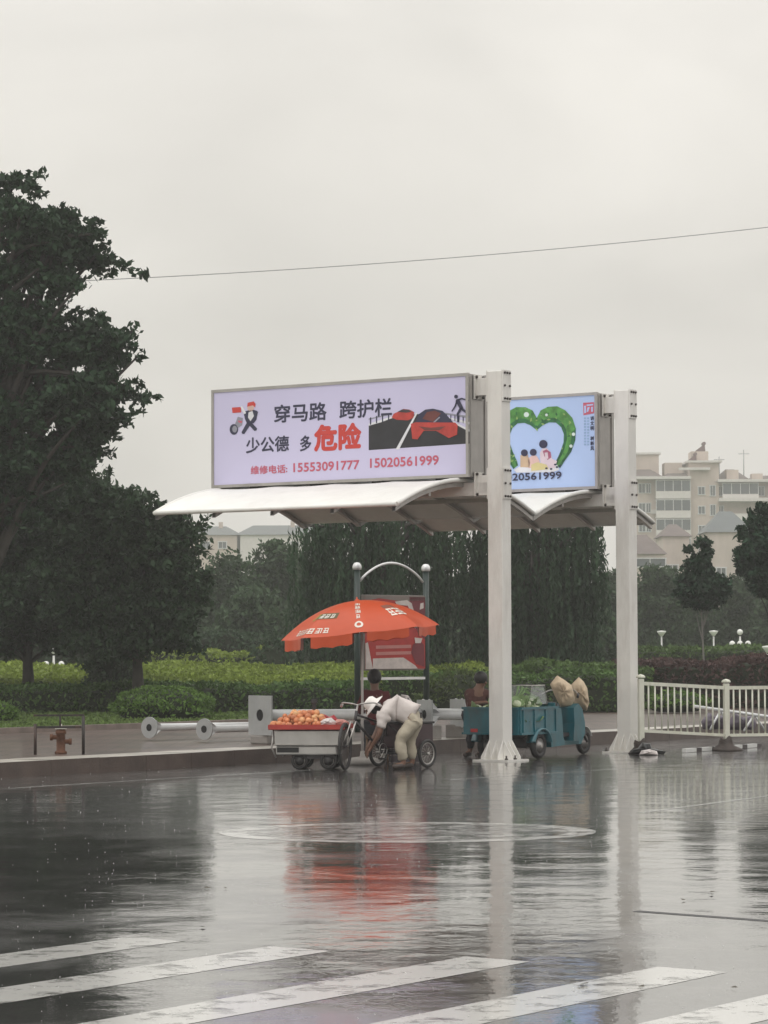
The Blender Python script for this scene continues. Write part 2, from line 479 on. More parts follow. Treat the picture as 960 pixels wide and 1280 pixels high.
for i in range(-8, 60):
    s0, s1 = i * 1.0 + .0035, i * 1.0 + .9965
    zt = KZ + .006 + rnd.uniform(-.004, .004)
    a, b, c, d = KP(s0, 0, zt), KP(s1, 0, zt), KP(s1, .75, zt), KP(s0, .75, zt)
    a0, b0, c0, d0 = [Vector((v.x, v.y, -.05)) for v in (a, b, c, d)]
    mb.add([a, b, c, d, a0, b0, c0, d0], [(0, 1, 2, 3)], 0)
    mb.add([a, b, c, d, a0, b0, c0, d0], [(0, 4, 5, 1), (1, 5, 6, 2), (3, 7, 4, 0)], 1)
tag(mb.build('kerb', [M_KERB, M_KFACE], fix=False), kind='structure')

# lawn beyond the pavement: a sheet with real grass blades near the front edge
M_SOIL = mat('lawn_ground', (.075, .11, .035), .9, var=.4, scale=.5)
LZ = .22
mb = MB()
mb.add([KP(-120, PW, LZ), KP(400, PW, LZ), KP(400, 700, LZ), KP(-120, 700, LZ)], [(0, 1, 2, 3)])
tag(mb.build('lawn', M_SOIL, fix=False), kind='structure')
mb = MB()
q = [KP(-40, PW - .12, 0), KP(90, PW - .12, 0)]
dlt = NRM * .14
mb.add([Vector((*q[0].xy, KZ + .0)), Vector((*q[1].xy, KZ)), Vector((*q[1].xy, KZ + .1)), Vector((*q[0].xy, KZ + .1)),
        Vector((*(q[0] + dlt).xy, KZ + .1)), Vector((*(q[1] + dlt).xy, KZ + .1)), Vector((*(q[1] + dlt).xy, KZ - .05)), Vector((*(q[0] + dlt).xy, KZ - .05))],
       [(0, 1, 2, 3), (3, 2, 5, 4), (4, 5, 6, 7)])
tag(mb.build('lawn_kerb', mat('lawn_kerb_stone', (.20, .16, .14), .5, var=.25), fix=False), kind='structure')
r = np.random.default_rng(3)
n = 60000
s_ = r.uniform(6, 60, n); q_ = PW + .1 + r.uniform(0, 1, n) ** 1.6 * 26
pts = np.stack([K0.x + U.x * s_ + NRM.x * q_, K0.y + U.y * s_ + NRM.y * q_, np.full(n, LZ + .05)], 1)
g = leaves('grass', pts, .085, leafmat('grass_blades', (.11, .165, .045), tr=.3), seed=4, elong=1.6)
tag(g, 'short wet grass on the verge behind the pavement', 'grass', kind='stuff')
# ================================================================ PLANTS
BARK = mat('bark', (.040, .034, .029), .85, var=.3, scale=4, bump=.6, bscale=20)
LIME = leafmat('lime_hedge_leaf', (.19, .25, .045), island=.3, var=.25, scale=.8)
DARKH = leafmat('dark_hedge_leaf', (.070, .125, .034), island=.4, var=.25, scale=.8)
REDH = leafmat('reddish_hedge_leaf', (.085, .050, .045), island=.4)
BUSH = leafmat('bush_leaf', (.10, .175, .038), island=.35)
CORE = mat('hedge_core', (.018, .026, .010), .95, var=.2)
def hedge(name, x0, x1, y0, depth, h, m, label, leaf=.07, dens=260, seed=1, group=None, skew=0.0, wob=.12, z0=LZ, rise=0.0):
    t = thing(name, ((x0 + x1) / 2, y0, z0), 0, label, 'hedge', group)
    r = np.random.default_rng(seed); W = x1 - x0
    def top(x): return h * (1 + wob * .5 * np.sin(x * 1.3 + seed) + wob * .3 * np.sin(x * 3.1 + 2 * seed) + wob * .2 * np.sin(x * 7.7))
    n = int(W * (h + depth) * dens)
    x = r.uniform(-W / 2, W / 2, n); k = r.uniform(0, h + depth, n)
    front = k < h
    tp = top(x)
    z = np.where(front, k / h * tp, tp); y = np.where(front, r.normal(0, .03, n), k - h)
    z = np.where(~front, tp * (1 - .12 * (1 - np.minimum(y, depth - y).clip(0, .25) / .25)), z)
    y = np.where(front & (z > tp - .15), y + .08, y) + skew * x + .06 * np.sin(x * 5)
    z = z + r.normal(0, .035, n) + np.where(front, 0, rise * (y / depth).clip(0, 1))
    # sides
    ns = int(depth * h * dens * .6)
    for sx in (-W / 2, W / 2):
        yy = r.uniform(0, depth, ns); zz = r.uniform(0, h, ns)
        x = np.concatenate([x, sx + r.normal(0, .03, ns)]); y = np.concatenate([y, yy + skew * sx]); z = np.concatenate([z, zz])
    leaves('foliage', np.stack([x, y, z.clip(.01)], 1), leaf, m, t, seed=seed)
    mb = MB(); ng = int(W / .5) + 2; vs = []; fs = []
    for i in range(ng):
        xx = -W / 2 + .04 + (W - .08) * i / (ng - 1); tt = float(top(np.array(xx))) - .10
        for (yy, zz) in ((.08, 0), (.08, tt - .05), (.2, tt), (depth - .2, tt + rise), (depth - .05, tt - .05 + rise), (depth - .05, 0)):
            vs.append((xx, yy + skew * xx + .06 * math.sin(xx * 5), zz))
        if i:
            for k_ in range(5): a = (i - 1) * 6 + k_; fs.append((a, a + 1, a + 7, a + 6))
    fs += [tuple(range(6)), tuple(range((ng - 1) * 6, ng * 6))]
    mb.add(vs, fs).build('solid_core', CORE, t)  # dark solid body filling the hedge behind its leaves
    return t
def bush(name, c, rx, ry, h, m, label, leaf=.06, dens=520, seed=1, group=None, loose=0.0, cat='bush'):
    t = thing(name, c, 0, label, cat, group)
    r = np.random.default_rng(seed); n = int(dens * 2.2 * (rx * ry + (rx + ry) * h))
    d = r.normal(size=(n, 3)); d[:, 2] = np.abs(d[:, 2]) * 1.0 - .25; d /= np.linalg.norm(d, axis=1)[:, None]
    rad = 1 + r.normal(0, .02 + loose * .15, n) + .04 * np.sin(d[:, 0] * 7 + seed) + (.05 + loose * .2) * np.sin(d[:, 0] * 5 + d[:, 2] * 9)
    p = d * rad[:, None] * np.array([rx, ry, h * .62]); p[:, 2] += h * .38; p = p[p[:, 2] > 0.01]
    leaves('foliage', p, leaf, m, t, seed=seed)
    mb = MB(); mb.ball((0, 0, h * .38), 1, seg=18, sc3=(rx * .9, ry * .9, h * .55)); mb.v = [(a, b, max(c_, .0)) for a, b, c_ in mb.v]
    mb.build('solid_core', CORE, t)  # dark solid body inside the shell of leaves
    return t

hedge('clipped_hedge', X(-70, 65), X(470, 65), 64.6, 2.2, .64, DARKH, 'long low dark green hedge in front of the lime one, left of the ad frame', seed=2, dens=330)
hedge('clipped_hedge', X(-80, 72), X(610, 72), 67.2, 11.5, .70, LIME, 'long lime green hedge behind the low dark one, up to the nearer post', seed=3, leaf=.09, dens=210, wob=.14, rise=.36)
hedge('clipped_hedge', X(612, 72), X(800, 72), 69.0, 8, .95, leafmat('park_hedge_leaf', (.075, .125, .035)), 'mid green hedge between the two white posts behind the dark one', seed=8, leaf=.09, dens=200, wob=.2)
hedge('clipped_hedge', X(165, 95), X(345, 95), 95, 5, 1.42, LIME, 'short lime hedge seen beyond the long hedge on the left', seed=4, leaf=.1, dens=150)
hedge('clipped_hedge', X(480, 74), X(800, 66), 66, 3, .85, DARKH, 'dark hedge behind the green truck, between the two white posts', seed=5, dens=230)
hedge('clipped_hedge', X(775, 72), X(1040, 72), 70, 5, 1.12, REDH, 'dull reddish hedge behind the white railing', seed=6, dens=200, leaf=.08)
hedge('clipped_hedge', X(790, 95), X(1060, 95), 93, 6, 1.45, leafmat('park_hedge_leaf', (.075, .125, .035)), 'flat green hedge beyond the reddish hedge at the right', seed=7, dens=130, leaf=.1, wob=.04)
gb = 'rounded bushes on the lawn'
bush('round_bush', G(204, 901, LZ), 1.07, .85, .70, BUSH, 'wide rounded bush on the lawn behind the two lying flanged poles', seed=11, group=gb)
bush('round_bush', G(415, 890, LZ), .75, .7, .62, BUSH, 'rounded bush behind the fruit stall, left of the ad frame', seed=12, group=gb)
bush('round_bush', G(-6, 905, LZ), .42, .5, .45, BUSH, 'small bush cut by the left edge of the photo', seed=13, group=gb)
bush('round_bush', G(752, 885, LZ), .62, .55, .72, BUSH, 'dark rounded bush behind the front of the green truck', seed=14, group=gb)
bush('round_bush', G(915, 878, LZ), .9, .6, .62, BUSH, 'rounded bush behind the white railing, right of its middle post', seed=15, group=gb)
bush('round_bush', G(575, 893, LZ), .8, .6, .95, leafmat('shrub_leaf', (.07, .10, .03)), 'shrub behind the silver plates, left of the nearer white post', seed=16, group=gb, loose=.6)
bush('round_bush', G(845, 890, LZ), .7, .5, .45, BUSH, 'low dark shrub behind the left railing panel', seed=17, group=gb, loose=.5)

def tree(name, loc, trunk_h, trunk_r, blobs, m, label, nclump=400, per=40, clump=.30, leaf=.11, seed=1, group=None, limbs=28, cat='tree', lean=(0, 0), power=.45, bark=None, spray=0.0):
    """blobs: (dx, dy, z, rx, ry, rz) ellipsoids in metres, relative to the trunk foot"""
    t = thing(name, loc, 0, label, cat, group)
    r = np.random.default_rng(seed); vol = np.array([b[3] * b[4] * b[5] for b in blobs]) ** .75; vol /= vol.sum()
    cl = []
    for b, f in zip(blobs, vol):
        k = max(2, int(nclump * f)); p = in_ball(r, k, power) * np.array(b[3:6]) + np.array(b[:3]); cl.append(p)
    cl = np.concatenate(cl)
    if spray:      # clumps gathered into separate sprays with gaps of sky between them
        ns_ = max(8, len(cl) // 13); tips = cl[r.choice(len(cl), ns_, replace=False)]
        cl = np.concatenate([tips, tips[r.integers(0, ns_, len(cl) - ns_)] + r.normal(size=(len(cl) - ns_, 3)).clip(-2, 2) * spray * np.array([1.15, 1, .5])])
    sig = clump * r.uniform(.6, 1.25, size=(len(cl), 1, 1))
    pt = cl[:, None, :] + r.normal(size=(len(cl), per, 3)).clip(-1.7, 1.7) * sig * np.array([1, 1, .62])
    leaves('crown', pt.reshape(-1, 3), leaf, m, t, seed=seed + 1, droop=.15)
    mb = MB(); rr = random.Random(seed)
    topz = max(b[2] for b in blobs)
    path = crm([(0, 0, -.1), (lean[0] * .3, lean[1] * .3, trunk_h * .5), (lean[0], lean[1], trunk_h), (lean[0] * 1.4 + rr.uniform(-.2, .2), lean[1], (trunk_h + topz) / 2 + .3), (lean[0] * 1.5, lean[1], topz)], 5)
    rs = [trunk_r * (1.25 if i == 0 else 1 - .85 * i / (len(path) - 1)) for i in range(len(path))]
    mb.tube(path, rs, 9)
    idx = r.choice(len(cl), min(limbs, len(cl)), replace=False)
    for i in idx:
        c = Vector(cl[i]); base = path[min(len(path) - 1, int(len(path) * (.4 + .55 * rr.random())))]
        if base.z > c.z: base = min(path, key=lambda q: abs(q.z - max(trunk_h * .8, c.z - .8)))
        mid = base.lerp(c, .5) + Vector((rr.uniform(-.2, .2), rr.uniform(-.2, .2), .15 * (c - base).length))
        mb.tube(crm([base, mid, c], 4), [trunk_r * .32 * (1 - .8 * k / 8) for k in range(9)], 6)
    mb.build('trunk', bark or BARK, t)
    return t
def bl(px, py, rx, ry, Y, X0, z0, depth=None, dy=0):
    """blob whose centre appears at px,py and whose radii are rx,ry photo pixels at distance Y"""
    p = P(px, py, Y + dy); k = Y / FPX
    return (p.x - X0, dy, p.z - z0, rx * k, (depth or rx * k), ry * k)
LEAF_A = leafmat('broad_dark_leaf', (.030, .058, .030), island=.4, var=.3, scale=.35, tr=.2)
LEAF_B = leafmat('mid_green_leaf', (.036, .066, .032), island=.4, var=.3, scale=.35, tr=.2)
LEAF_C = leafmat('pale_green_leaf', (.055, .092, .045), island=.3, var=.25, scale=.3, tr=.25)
LEAF_W = leafmat('willow_leaf', (.034, .066, .033), island=.35, var=.4, scale=.6, tr=.2)
LEAF_P = leafmat('pine_leaf', (.020, .046, .024), island=.4, var=.3, scale=.8, tr=.1)

# the tall tree cut by the left edge
Y = 60.0; X0 = X(-25, Y); B = lambda *a, **k: bl(*a, Y, X0, LZ, **k)
tree('tall_broadleaf_tree', (X0, Y, LZ), 3.2, .32, [
    B(-30, 250, 48, 50), B(10, 290, 45, 60), B(62, 285, 48, 38), B(100, 300, 30, 36), B(93, 262, 12, 22), B(122, 328, 20, 26), B(55, 345, 42, 32),
    B(5, 245, 14, 40), B(-50, 400, 90, 110, depth=1.4), B(20, 420, 62, 70), B(85, 420, 46, 28), B(120, 440, 34, 22), B(155, 447, 22, 13),
    B(100, 485, 50, 26), B(150, 490, 24, 12), B(60, 520, 60, 36), B(125, 530, 34, 22), B(155, 545, 14, 10), B(15, 560, 60, 60), B(70, 575, 34, 30), B(-60, 560, 80, 80, depth=1.4),
    B(20, 620, 60, 40), B(150, 462, 14, 8)],
    LEAF_A, 'tall dark broadleaf tree rising at the left edge of the photo', nclump=2600, per=26, clump=.105, leaf=.11, seed=21, limbs=190, power=.42, spray=.27)
# the lower, denser trees beside it
Y = 64.0; X0 = X(172, Y); B = lambda *a, **k: bl(*a, Y, X0, LZ, **k)
tree('spreading_tree', (X0, Y, LZ), 1.6, .16, [B(110, 640, 40, 32), B(150, 660, 60, 48), B(195, 684, 46, 36), B(170, 710, 66, 46), B(212, 720, 24, 34), B(120, 700, 50, 60), B(130, 760, 50, 40), B(190, 765, 50, 34), B(150, 800, 50, 18), B(205, 795, 28, 14), B(226, 668, 12, 18), B(110, 618, 30, 24)],
     LEAF_B, 'dense rounded tree left of the canopy tip, its trunk just left of the globe lamp', nclump=2300, per=30, clump=.12, leaf=.10, seed=22, limbs=90, power=.42, spray=.30)
Y = 67.0; X0 = X(35, Y); B = lambda *a, **k: bl(*a, Y, X0, LZ, **k)
tree('spreading_tree', (X0, Y, LZ), 1.5, .18, [B(-10, 680, 60, 60), B(50, 660, 60, 60), B(90, 720, 55, 60), B(20, 750, 90, 50), B(85, 780, 55, 34), B(-20, 790, 60, 30)],
     LEAF_B, 'dense dark tree under the tall one, behind the hedge at the left', nclump=1500, per=40, clump=.18, leaf=.10, seed=23, limbs=40, power=.35)
Y = 66.0
bush('shrub', (X(137, Y), 66, LZ), .55, .5, 1.5, LEAF_C, 'round pale shrub standing behind the hedge left of the thin trunk', seed=24, loose=.5, leaf=.09, dens=330)
bush('shrub', (X(335, 85), 88, LZ), .7, .6, 1.75, LEAF_B, 'tall loose shrub at the right end of the dark far hedge, left of the umbrella', seed=25, loose=.8, leaf=.09, dens=260)
hedge('tall_hedge', X(-120, 98), X(160, 98), 99, 3, 2.1, LEAF_B, 'tall dark hedge far behind the left trees', seed=27, leaf=.12, dens=130)
hedge('tall_hedge', X(215, 100), X(330, 100), 101, 3, 1.95, LEAF_B, 'tall dark hedge behind the short lime hedge, right of the globe lamp', seed=26, leaf=.11, dens=150)

# weeping willows behind the shelters
def willow(loc, blobs, label, seed, nst=420, zmin=.5):
    t = thing('weeping_willow', loc, 0, label, 'tree', 'weeping willows behind the shelters')
    r = np.random.default_rng(seed); pts = []
    vol = np.array([b[3] * b[4] for b in blobs]); vol = vol / vol.sum()
    for b, f in zip(blobs, vol):
        tips = in_ball(r, max(4, int(nst * f / 9)), .4) * np.array(b[3:6]) + np.array(b[:3]); lens = r.uniform(1.5, 5.2, len(tips)); pick = r.integers(0, len(tips), int(nst * f))
        for p, l0 in zip(tips[pick] + r.normal(size=(len(pick), 3)) * np.array([.17, .17, .14]), lens[pick]):
            ln = min(l0 * r.uniform(.75, 1.15), p[2] - zmin * r.uniform(.6, 2.2))
            if ln < .3: continue
            k = int(ln / .065); s = np.linspace(0, ln, k)
            ox = (p[0] - b[0]) * .05
            pts.append(np.stack([p[0] + ox * s + .05 * np.sin(s * 1.3 + r.uniform(0, 6)) + r.normal(0, .022, k), p[1] + r.normal(0, .03, k), p[2] - s], 1))
    leaves('crown', np.concatenate(pts), .075, LEAF_W, t, seed=seed, elong=2.6, droop=.9)
    mb = MB(); rr = random.Random(seed); topz = blobs[0][2]
    path = crm([(0, 0, -.1), (.1, 0, 1.2), (-.1, 0, 2.6), (.15, 0, topz)], 5)
    mb.tube(path, [.26 * (1 - .6 * i / (len(path) - 1)) for i in range(len(path))], 10)
    for b in blobs:
        for _ in range(5):
            c = Vector((b[0] + rr.uniform(-.7, .7) * b[3], b[1] + rr.uniform(-.7, .7) * b[4], b[2] + b[5] * .3)); s0 = path[rr.randint(9, 14)]
            mb.tube(crm([s0, s0.lerp(c, .5) + Vector((0, 0, .5)), c], 4), [.09 - .008 * k for k in range(9)], 6)
    mb.build('trunk', BARK, t); return t
Y = 78; X0 = X(480, Y)
willow((X0, Y, LZ), [bl(470, 650, 85, 26, Y, X0, LZ, depth=1.6), bl(400, 665, 32, 22, Y, X0, LZ, depth=1.2), bl(540, 660, 60, 25, Y, X0, LZ, depth=1.4), bl(450, 720, 75, 30, Y, X0, LZ, depth=1.3)],
       'weeping willow hanging behind the orange umbrella and the ad frame', 31, nst=640)
Y = 79; X0 = X(668, Y)
willow((X0, Y, LZ), [bl(670, 645, 80, 25, Y, X0, LZ, depth=1.6), bl(610, 660, 50, 25, Y, X0, LZ, depth=1.3), bl(725, 665, 36, 24, Y, X0, LZ, depth=1.2), bl(670, 720, 75, 30, Y, X0, LZ, depth=1.3)],
       'weeping willow seen between the two white posts', 32, nst=640)
# right-hand trees
Y = 74.0; X0 = X(878, Y); B = lambda *a, **k: bl(*a, Y, X0, LZ, **k)
tree('young_evergreen', (X0, Y, LZ), 1.3, .042, [B(878, 735, 30, 24), B(880, 690, 9, 20), B(874, 712, 18, 18), B(858, 722, 10, 10), B(896, 735, 14, 18), B(862, 690, 4, 8), B(878, 750, 20, 12), B(860, 742, 13, 15)],
     LEAF_P, 'small dark evergreen on a thin trunk right of the farther white post', nclump=330, per=34, clump=.085, leaf=.09, seed=41, limbs=7, cat='tree', bark=mat('pale_bark', (.2, .19, .17), .8))
Y = 70.0; X0 = X(968, Y); B = lambda *a, **k: bl(*a, Y, X0, LZ, **k)
tree('young_evergreen', (X0, Y, LZ), 1.4, .09, [B(962, 700, 40, 46), B(958, 655, 20, 28), B(938, 690, 16, 22), B(985, 720, 40, 30), B(930, 665, 6, 10)],
     LEAF_P, 'large dark evergreen cut by the right edge of the photo', nclump=480, per=36, clump=.10, leaf=.095, seed=42, limbs=14)
# hazy trees further off
gh = 'hazy trees far behind'
def far_tree(px, Y, top, half, m, label, seed, base=815, name='hazy_tree', n=230):
    X0 = X(px, Y); k = Y / FPX; hgt = CAMZ + (815 - top) * k - LZ; rx = half * k
    tree(name, (X0, Y, LZ), hgt * .22, .14, [(0, 0, hgt * .72, rx * .7, rx * .7, hgt * .26), (-rx * .45, .3, hgt * .52, rx * .6, rx * .6, hgt * .26), (rx * .45, -.3, hgt * .5, rx * .6, rx * .6, hgt * .27), (0, 0, hgt * .3, rx * .95, rx * .8, hgt * .26)],
         m, label, nclump=n * 2, per=44, clump=.26, leaf=.15, seed=seed, limbs=10, group=gh)
far_tree(285, 118, 690, 48, LEAF_C, 'hazy tree just right of the dark spreading tree, beyond the far hedge', 51)
far_tree(345, 122, 668, 46, LEAF_C, 'tallest hazy tree left of the willow, under the canopy', 52)
far_tree(318, 108, 735, 42, LEAF_C, 'lower hazy tree left of the umbrella tip', 53)
far_tree(385, 125, 690, 50, LEAF_C, 'hazy tree half behind the left edge of the willow', 54)
far_tree(232, 116, 745, 22, LEAF_C, 'small hazy tree behind the globe lamp', 55)
far_tree(820, 128, 704, 40, LEAF_C, 'hazy tree directly right of the farther white post', 56)
far_tree(770, 135, 712, 40, LEAF_C, 'hazy tree hidden partly by the farther white post', 57)
far_tree(868, 132, 740, 42, LEAF_C, 'hazy tree behind the small evergreen', 58)
far_tree(925, 130, 722, 42, LEAF_C, 'hazy tree between the two evergreens', 59)
far_tree(985, 128, 715, 44, LEAF_C, 'hazy tree behind the large evergreen at the right edge', 60)
far_tree(735, 105, 752, 30, LEAF_C, 'loose pale tree between the willow and the farther post', 61)
far_tree(565, 110, 720, 60, LEAF_C, 'hazy tree behind the willows, between umbrella and nearer post', 62)
far_tree(650, 112, 700, 60, LEAF_C, 'hazy tree behind the right willow', 63)
far_tree(450, 112, 700, 60, LEAF_C, 'hazy tree behind the left willow', 64)

# ================================================================ FAR BUILDINGS
M_WALL = mat('cream_render', (.56, .47, .41), .85, var=.12, scale=.25, dirt=((.30, .25, .22), .6))
M_WALLP = mat('pink_render', (.58, .50, .45), .85, var=.1, scale=.25, dirt=((.34, .30, .27), .5))
M_SLAB = mat('white_slab', (.66, .63, .60), .7, var=.06)
M_ROOFR = mat('brown_tile_roof', (.15, .118, .11), .8, var=.15, scale=1)
M_ROOFB = mat('blue_grey_roof', (.12, .132, .134), .6, var=.1, scale=.6)
M_WIN = mat('window_glass', (.075, .09, .10), .12, var=.3, scale=.4)
M_FRAME = mat('window_frame', (.6, .6, .6), .5)
def window(parent, x, z, w_, h, y=-.01):
    mb = MB()
    t = .12
    mb.box((x, y - .05, z + h / 2), (w_ + .2, .14, t)); mb.box((x, y - .05, z - h / 2), (w_ + .2, .18, t))
    mb.box((x - w_ / 2, y - .05, z), (t, .14, h - t)); mb.box((x + w_ / 2, y - .05, z), (t, .14, h - t)); mb.box((x, y - .04, z), (.07, .1, h - t))
    f = mb.build('window', M_FRAME, parent)
    MB().box((x, y - .02, z), (w_ - t, .04, h - t)).build('pane', M_WIN, f)
def balcony(parent, x, z, w_, d=1.2, glazed=True):
    mb = MB(); mb.box((x, -d / 2, z), (w_, d, .22)); f = mb.build('balcony', M_SLAB, parent)
    mb = MB(); mb.box((x, -d + .05, z + .55), (w_, .08, .88)); mb.build('railing', M_SLAB, f)
    if glazed:
        mb = MB(); mb.box((x, -d + .14, z + 1.8), (w_ - .1, .06, 1.55)); mb.build('glazing', M_WIN, f)
        mb = MB()
        for i in range(int(w_ / 1.1) + 1):
            mb.box((x - w_ / 2 + .05 + i * (w_ - .1) / int(w_ / 1.1), -d + .07, z + 1.8), (.09, .08, 1.6))
        mb.box((x, -d + .07, z + 2.62), (w_, .1, .12)); mb.build('glazing_frame', M_FRAME, f)
YB = 430.0
def bz(py, Y=YB): return CAMZ + (815 - py) * Y / FPX
def roof_prism(parent, x0, x1, z0, z1, d, m, name='roof', over=.5, y0=0, inset=2.2):
    mb = MB(); o = over; q = min(inset, (x1 - x0) * .35)
    vs = [(x0 - o, y0 - o, z0), (x1 + o, y0 - o, z0), (x1 + o, y0 + d + o, z0), (x0 - o, y0 + d + o, z0), (x0 + q, y0 + d * .5, z1), (x1 - q, y0 + d * .5, z1)]
    mb.add(vs, [(0, 1, 5, 4), (1, 2, 5), (2, 3, 4, 5), (3, 0, 4), (3, 2, 1, 0)])
    return mb.build(name, m, parent)
def block(name, px0, px1, top, label, y0=0.0):
    x0, x1 = X(px0, YB), X(px1, YB); t = thing(name, ((x0 + x1) / 2, YB + y0, 0), 0, label, 'building', 'apartment blocks in the haze')
    W = x1 - x0; zt = bz(top)
    MB().box((0, 6, zt / 2), (W, 12, zt)).build('wall', M_WALL, t)
    return t, W, zt, (lambda px: X(px, YB) - (x0 + x1) / 2)
def clutter(t, x, z, q):
    MB().box((x, -.35, z), (.8, .35, .6)).build('air_conditioner', M_SLAB, t)
def heater(t, x, y, z, s_=1.0):
    mb = MB(); mb.extr([(-.9 * s_, 0), (.9 * s_, 0), (.8 * s_, 1.3 * s_)], 1.6, (x, y, z)); mb.tube([(x + .7 * s_, y - .9, z + 1.35 * s_), (x + .7 * s_, y + .9, z + 1.35 * s_)], .3 * s_, 8)
    mb.build('solar_heater', mat('heater_dark', (.12, .06, .06), .4), t)
def mast(t, x, z, h): 
    mb = MB(); mb.tube([(x, 3, z), (x, 3, z + h)], .07, 5); mb.tube([(x - .8, 3, z + h * .85), (x + .8, 3, z + h * .85)], .05, 5); mb.build('aerial', mat('grey_metal', (.3, .3, .3), .4, .6), t)
rb = random.Random(3)
# left block, beside the farther post
t, W, zt, lx = block('apartment_block', 784, 864, 600, 'cream apartment block with stacked glazed balconies, right of the farther post')
for k in range(7):
    z = zt - 2.9 * (k + 1)
    balcony(t, lx(841), z, 5.2, d=1.5); window(t, lx(803), z + 1.5, 1.0, 1.4); window(t, lx(811), z + 1.5, .7, 1.4); window(t, lx(860), z + 1.5, .8, 1.3)
    if k % 2: clutter(t, lx(817), z + .9, 0)
roof_prism(t, lx(784), lx(828), zt, bz(583), 9, M_ROOFR, over=.7)
roof_prism(t, lx(830), lx(866), zt + .01, bz(588), 9, M_ROOFR, over=.6)
mb = MB(); mb.box((lx(808), 6, bz(581)), (4.6, 5, 3.4)); mb.build('roof_room', M_WALL, t); MB().box((lx(808), 6, bz(581) + 1.8), (5.2, 5.6, .3)).build('roof_slab', M_SLAB, t)
mb = MB(); mb.box((lx(845), 5, bz(588)), (2.6, 4, 2.4)); mb.build('roof_room', M_WALL, t)
MB().box((lx(824), -.9, zt + .1), (9.3, 2.0, .4)).build('cornice', M_SLAB, t)
# stair tower
t, W, zt, lx = block('apartment_tower', 862, 899, 580, 'tall cream stair tower with dark solar heaters on its roof, between the two balcony blocks', -.6)
for k in range(9): window(t, lx(877), zt - 2.9 * k - 4.2, 1.0, 1.2); window(t, lx(891), zt - 2.9 * k - 4.2, .8, 1.6)
MB().box((0, 5.8, zt + .15), (W + .9, 12.8, .3)).build('roof_slab', M_SLAB, t)
MB().box((lx(878), 5, zt + 1.1), (2.6, 4, 1.6)).build('roof_room', M_WALL, t); heater(t, lx(858) + 1.0, 2, zt + .31, .8); heater(t, lx(879), 4.5, zt + 1.91, .9)
MB().box((lx(868), -.5, bz(588)), (4.6, 1.0, .35)).build('cornice', M_SLAB, t)
# right block stepping down
t, W, zt, lx = block('apartment_block', 897, 1040, 604, 'cream block with long white balconies and stepped tile roofs at the right edge')
for k in range(7):
    z = zt - 2.9 * (k + 1)
    balcony(t, lx(925), z, 5.4, d=1.5, glazed=(k != 1)); balcony(t, lx(985), z, 6.0, d=1.5); window(t, lx(901.5), z + 1.5, .8, 1.4); window(t, lx(952), z + 1.5, 1.0, 1.4)
    if k % 2 == 0: clutter(t, lx(944), z + .8, 0)
MB().box((lx(950), -1.1, bz(627)), (12.5, 2.2, .5)).build('cornice', M_SLAB, t)
MB().box((lx(930), -.9, zt + .1), (8.0, 2.0, .4)).build('cornice', M_SLAB, t)
roof_prism(t, lx(899), lx(936), zt, bz(586), 9, M_ROOFR, over=.7)
roof_prism(t, lx(938), lx(1000), zt + .01, bz(594), 9, M_ROOFR, over=.6, inset=1.2)
MB().box((lx(917), 1.5, bz(597)), (1.8, 2.4, 2.0)).build('dormer', M_WALL, t); MB().box((lx(948), 1.5, bz(601)), (1.6, 2.4, 1.8)).build('dormer', M_WALL, t)
mast(t, lx(934), zt + 1, 4.0); mast(t, lx(903), zt + 1, 3.0)
Y2 = 300.0
def house(px0, px1, wtop, rtop, wm, rm, label, Y, wins=(), d=7):
    x0, x1 = X(px0, Y), X(px1, Y); t = thing('low_house', ((x0 + x1) / 2, Y, 0), 0, label, 'house', 'low houses in the haze')
    W = x1 - x0; zt = bz(wtop, Y)
    MB().box((0, d / 2, zt / 2), (W, d, zt)).build('wall', wm, t)
    roof_prism(t, -W / 2, W / 2, zt + .01, bz(rtop, Y), d, rm, over=.3)
    for (a, b, c, e_) in wins: window(t, a, b, c, e_)
    return t
house(884, 940, 667, 639, M_WALLP, M_ROOFB, 'pale house with hipped grey roof behind the evergreens', Y2, wins=((-.9, 9.6, 1.0, 1.3), (1.4, 9.6, 1.0, 1.3)))
house(828, 862, 672, 655, M_WALLP, M_ROOFR, 'pale house with low brown roof, second from the farther post', Y2 + 8, wins=((-.4, 10.2, 1.2, 1.2),))
house(780, 830, 694, 668, M_WALLP, M_ROOFR, 'white low house with wide dark window beside the farther post', Y2 - 6, wins=((.6, 10.6, 3.2, .9),))
# long low buildings left, beyond the hazy trees
YL = 420.0
for (a, b, wt, rt, m_, lab) in ((235, 300, 668, 656, M_WALL, 'long hazy building left of the hazy trees'), (296, 420, 668, 655, M_SLAB, 'pale roofline building seen under the canopy, left of the willow')):
    tt = house(a, b, wt, rt, m_, mat('grey_roof', (.16, .17, .17), .8), lab, YL, wins=((-1.2, bz(672, YL) - 1, 1.2, 1.0), (1.2, bz(672, YL) - 1, 1.2, 1.0)))
    mb = MB(); mb.box((.8, 3, bz(rt, YL) + .1), (.6, .6, 1.0)); mb.build('chimney', M_WALL, tt)
# narrow beige gable between the trees
tt = house(238, 257, 742, 728, M_WALL, M_ROOFR, 'narrow beige gatehouse glimpsed between the dark tree and hazy trees', 135.0, wins=((0, 1.9, .45, .6),), d=2)

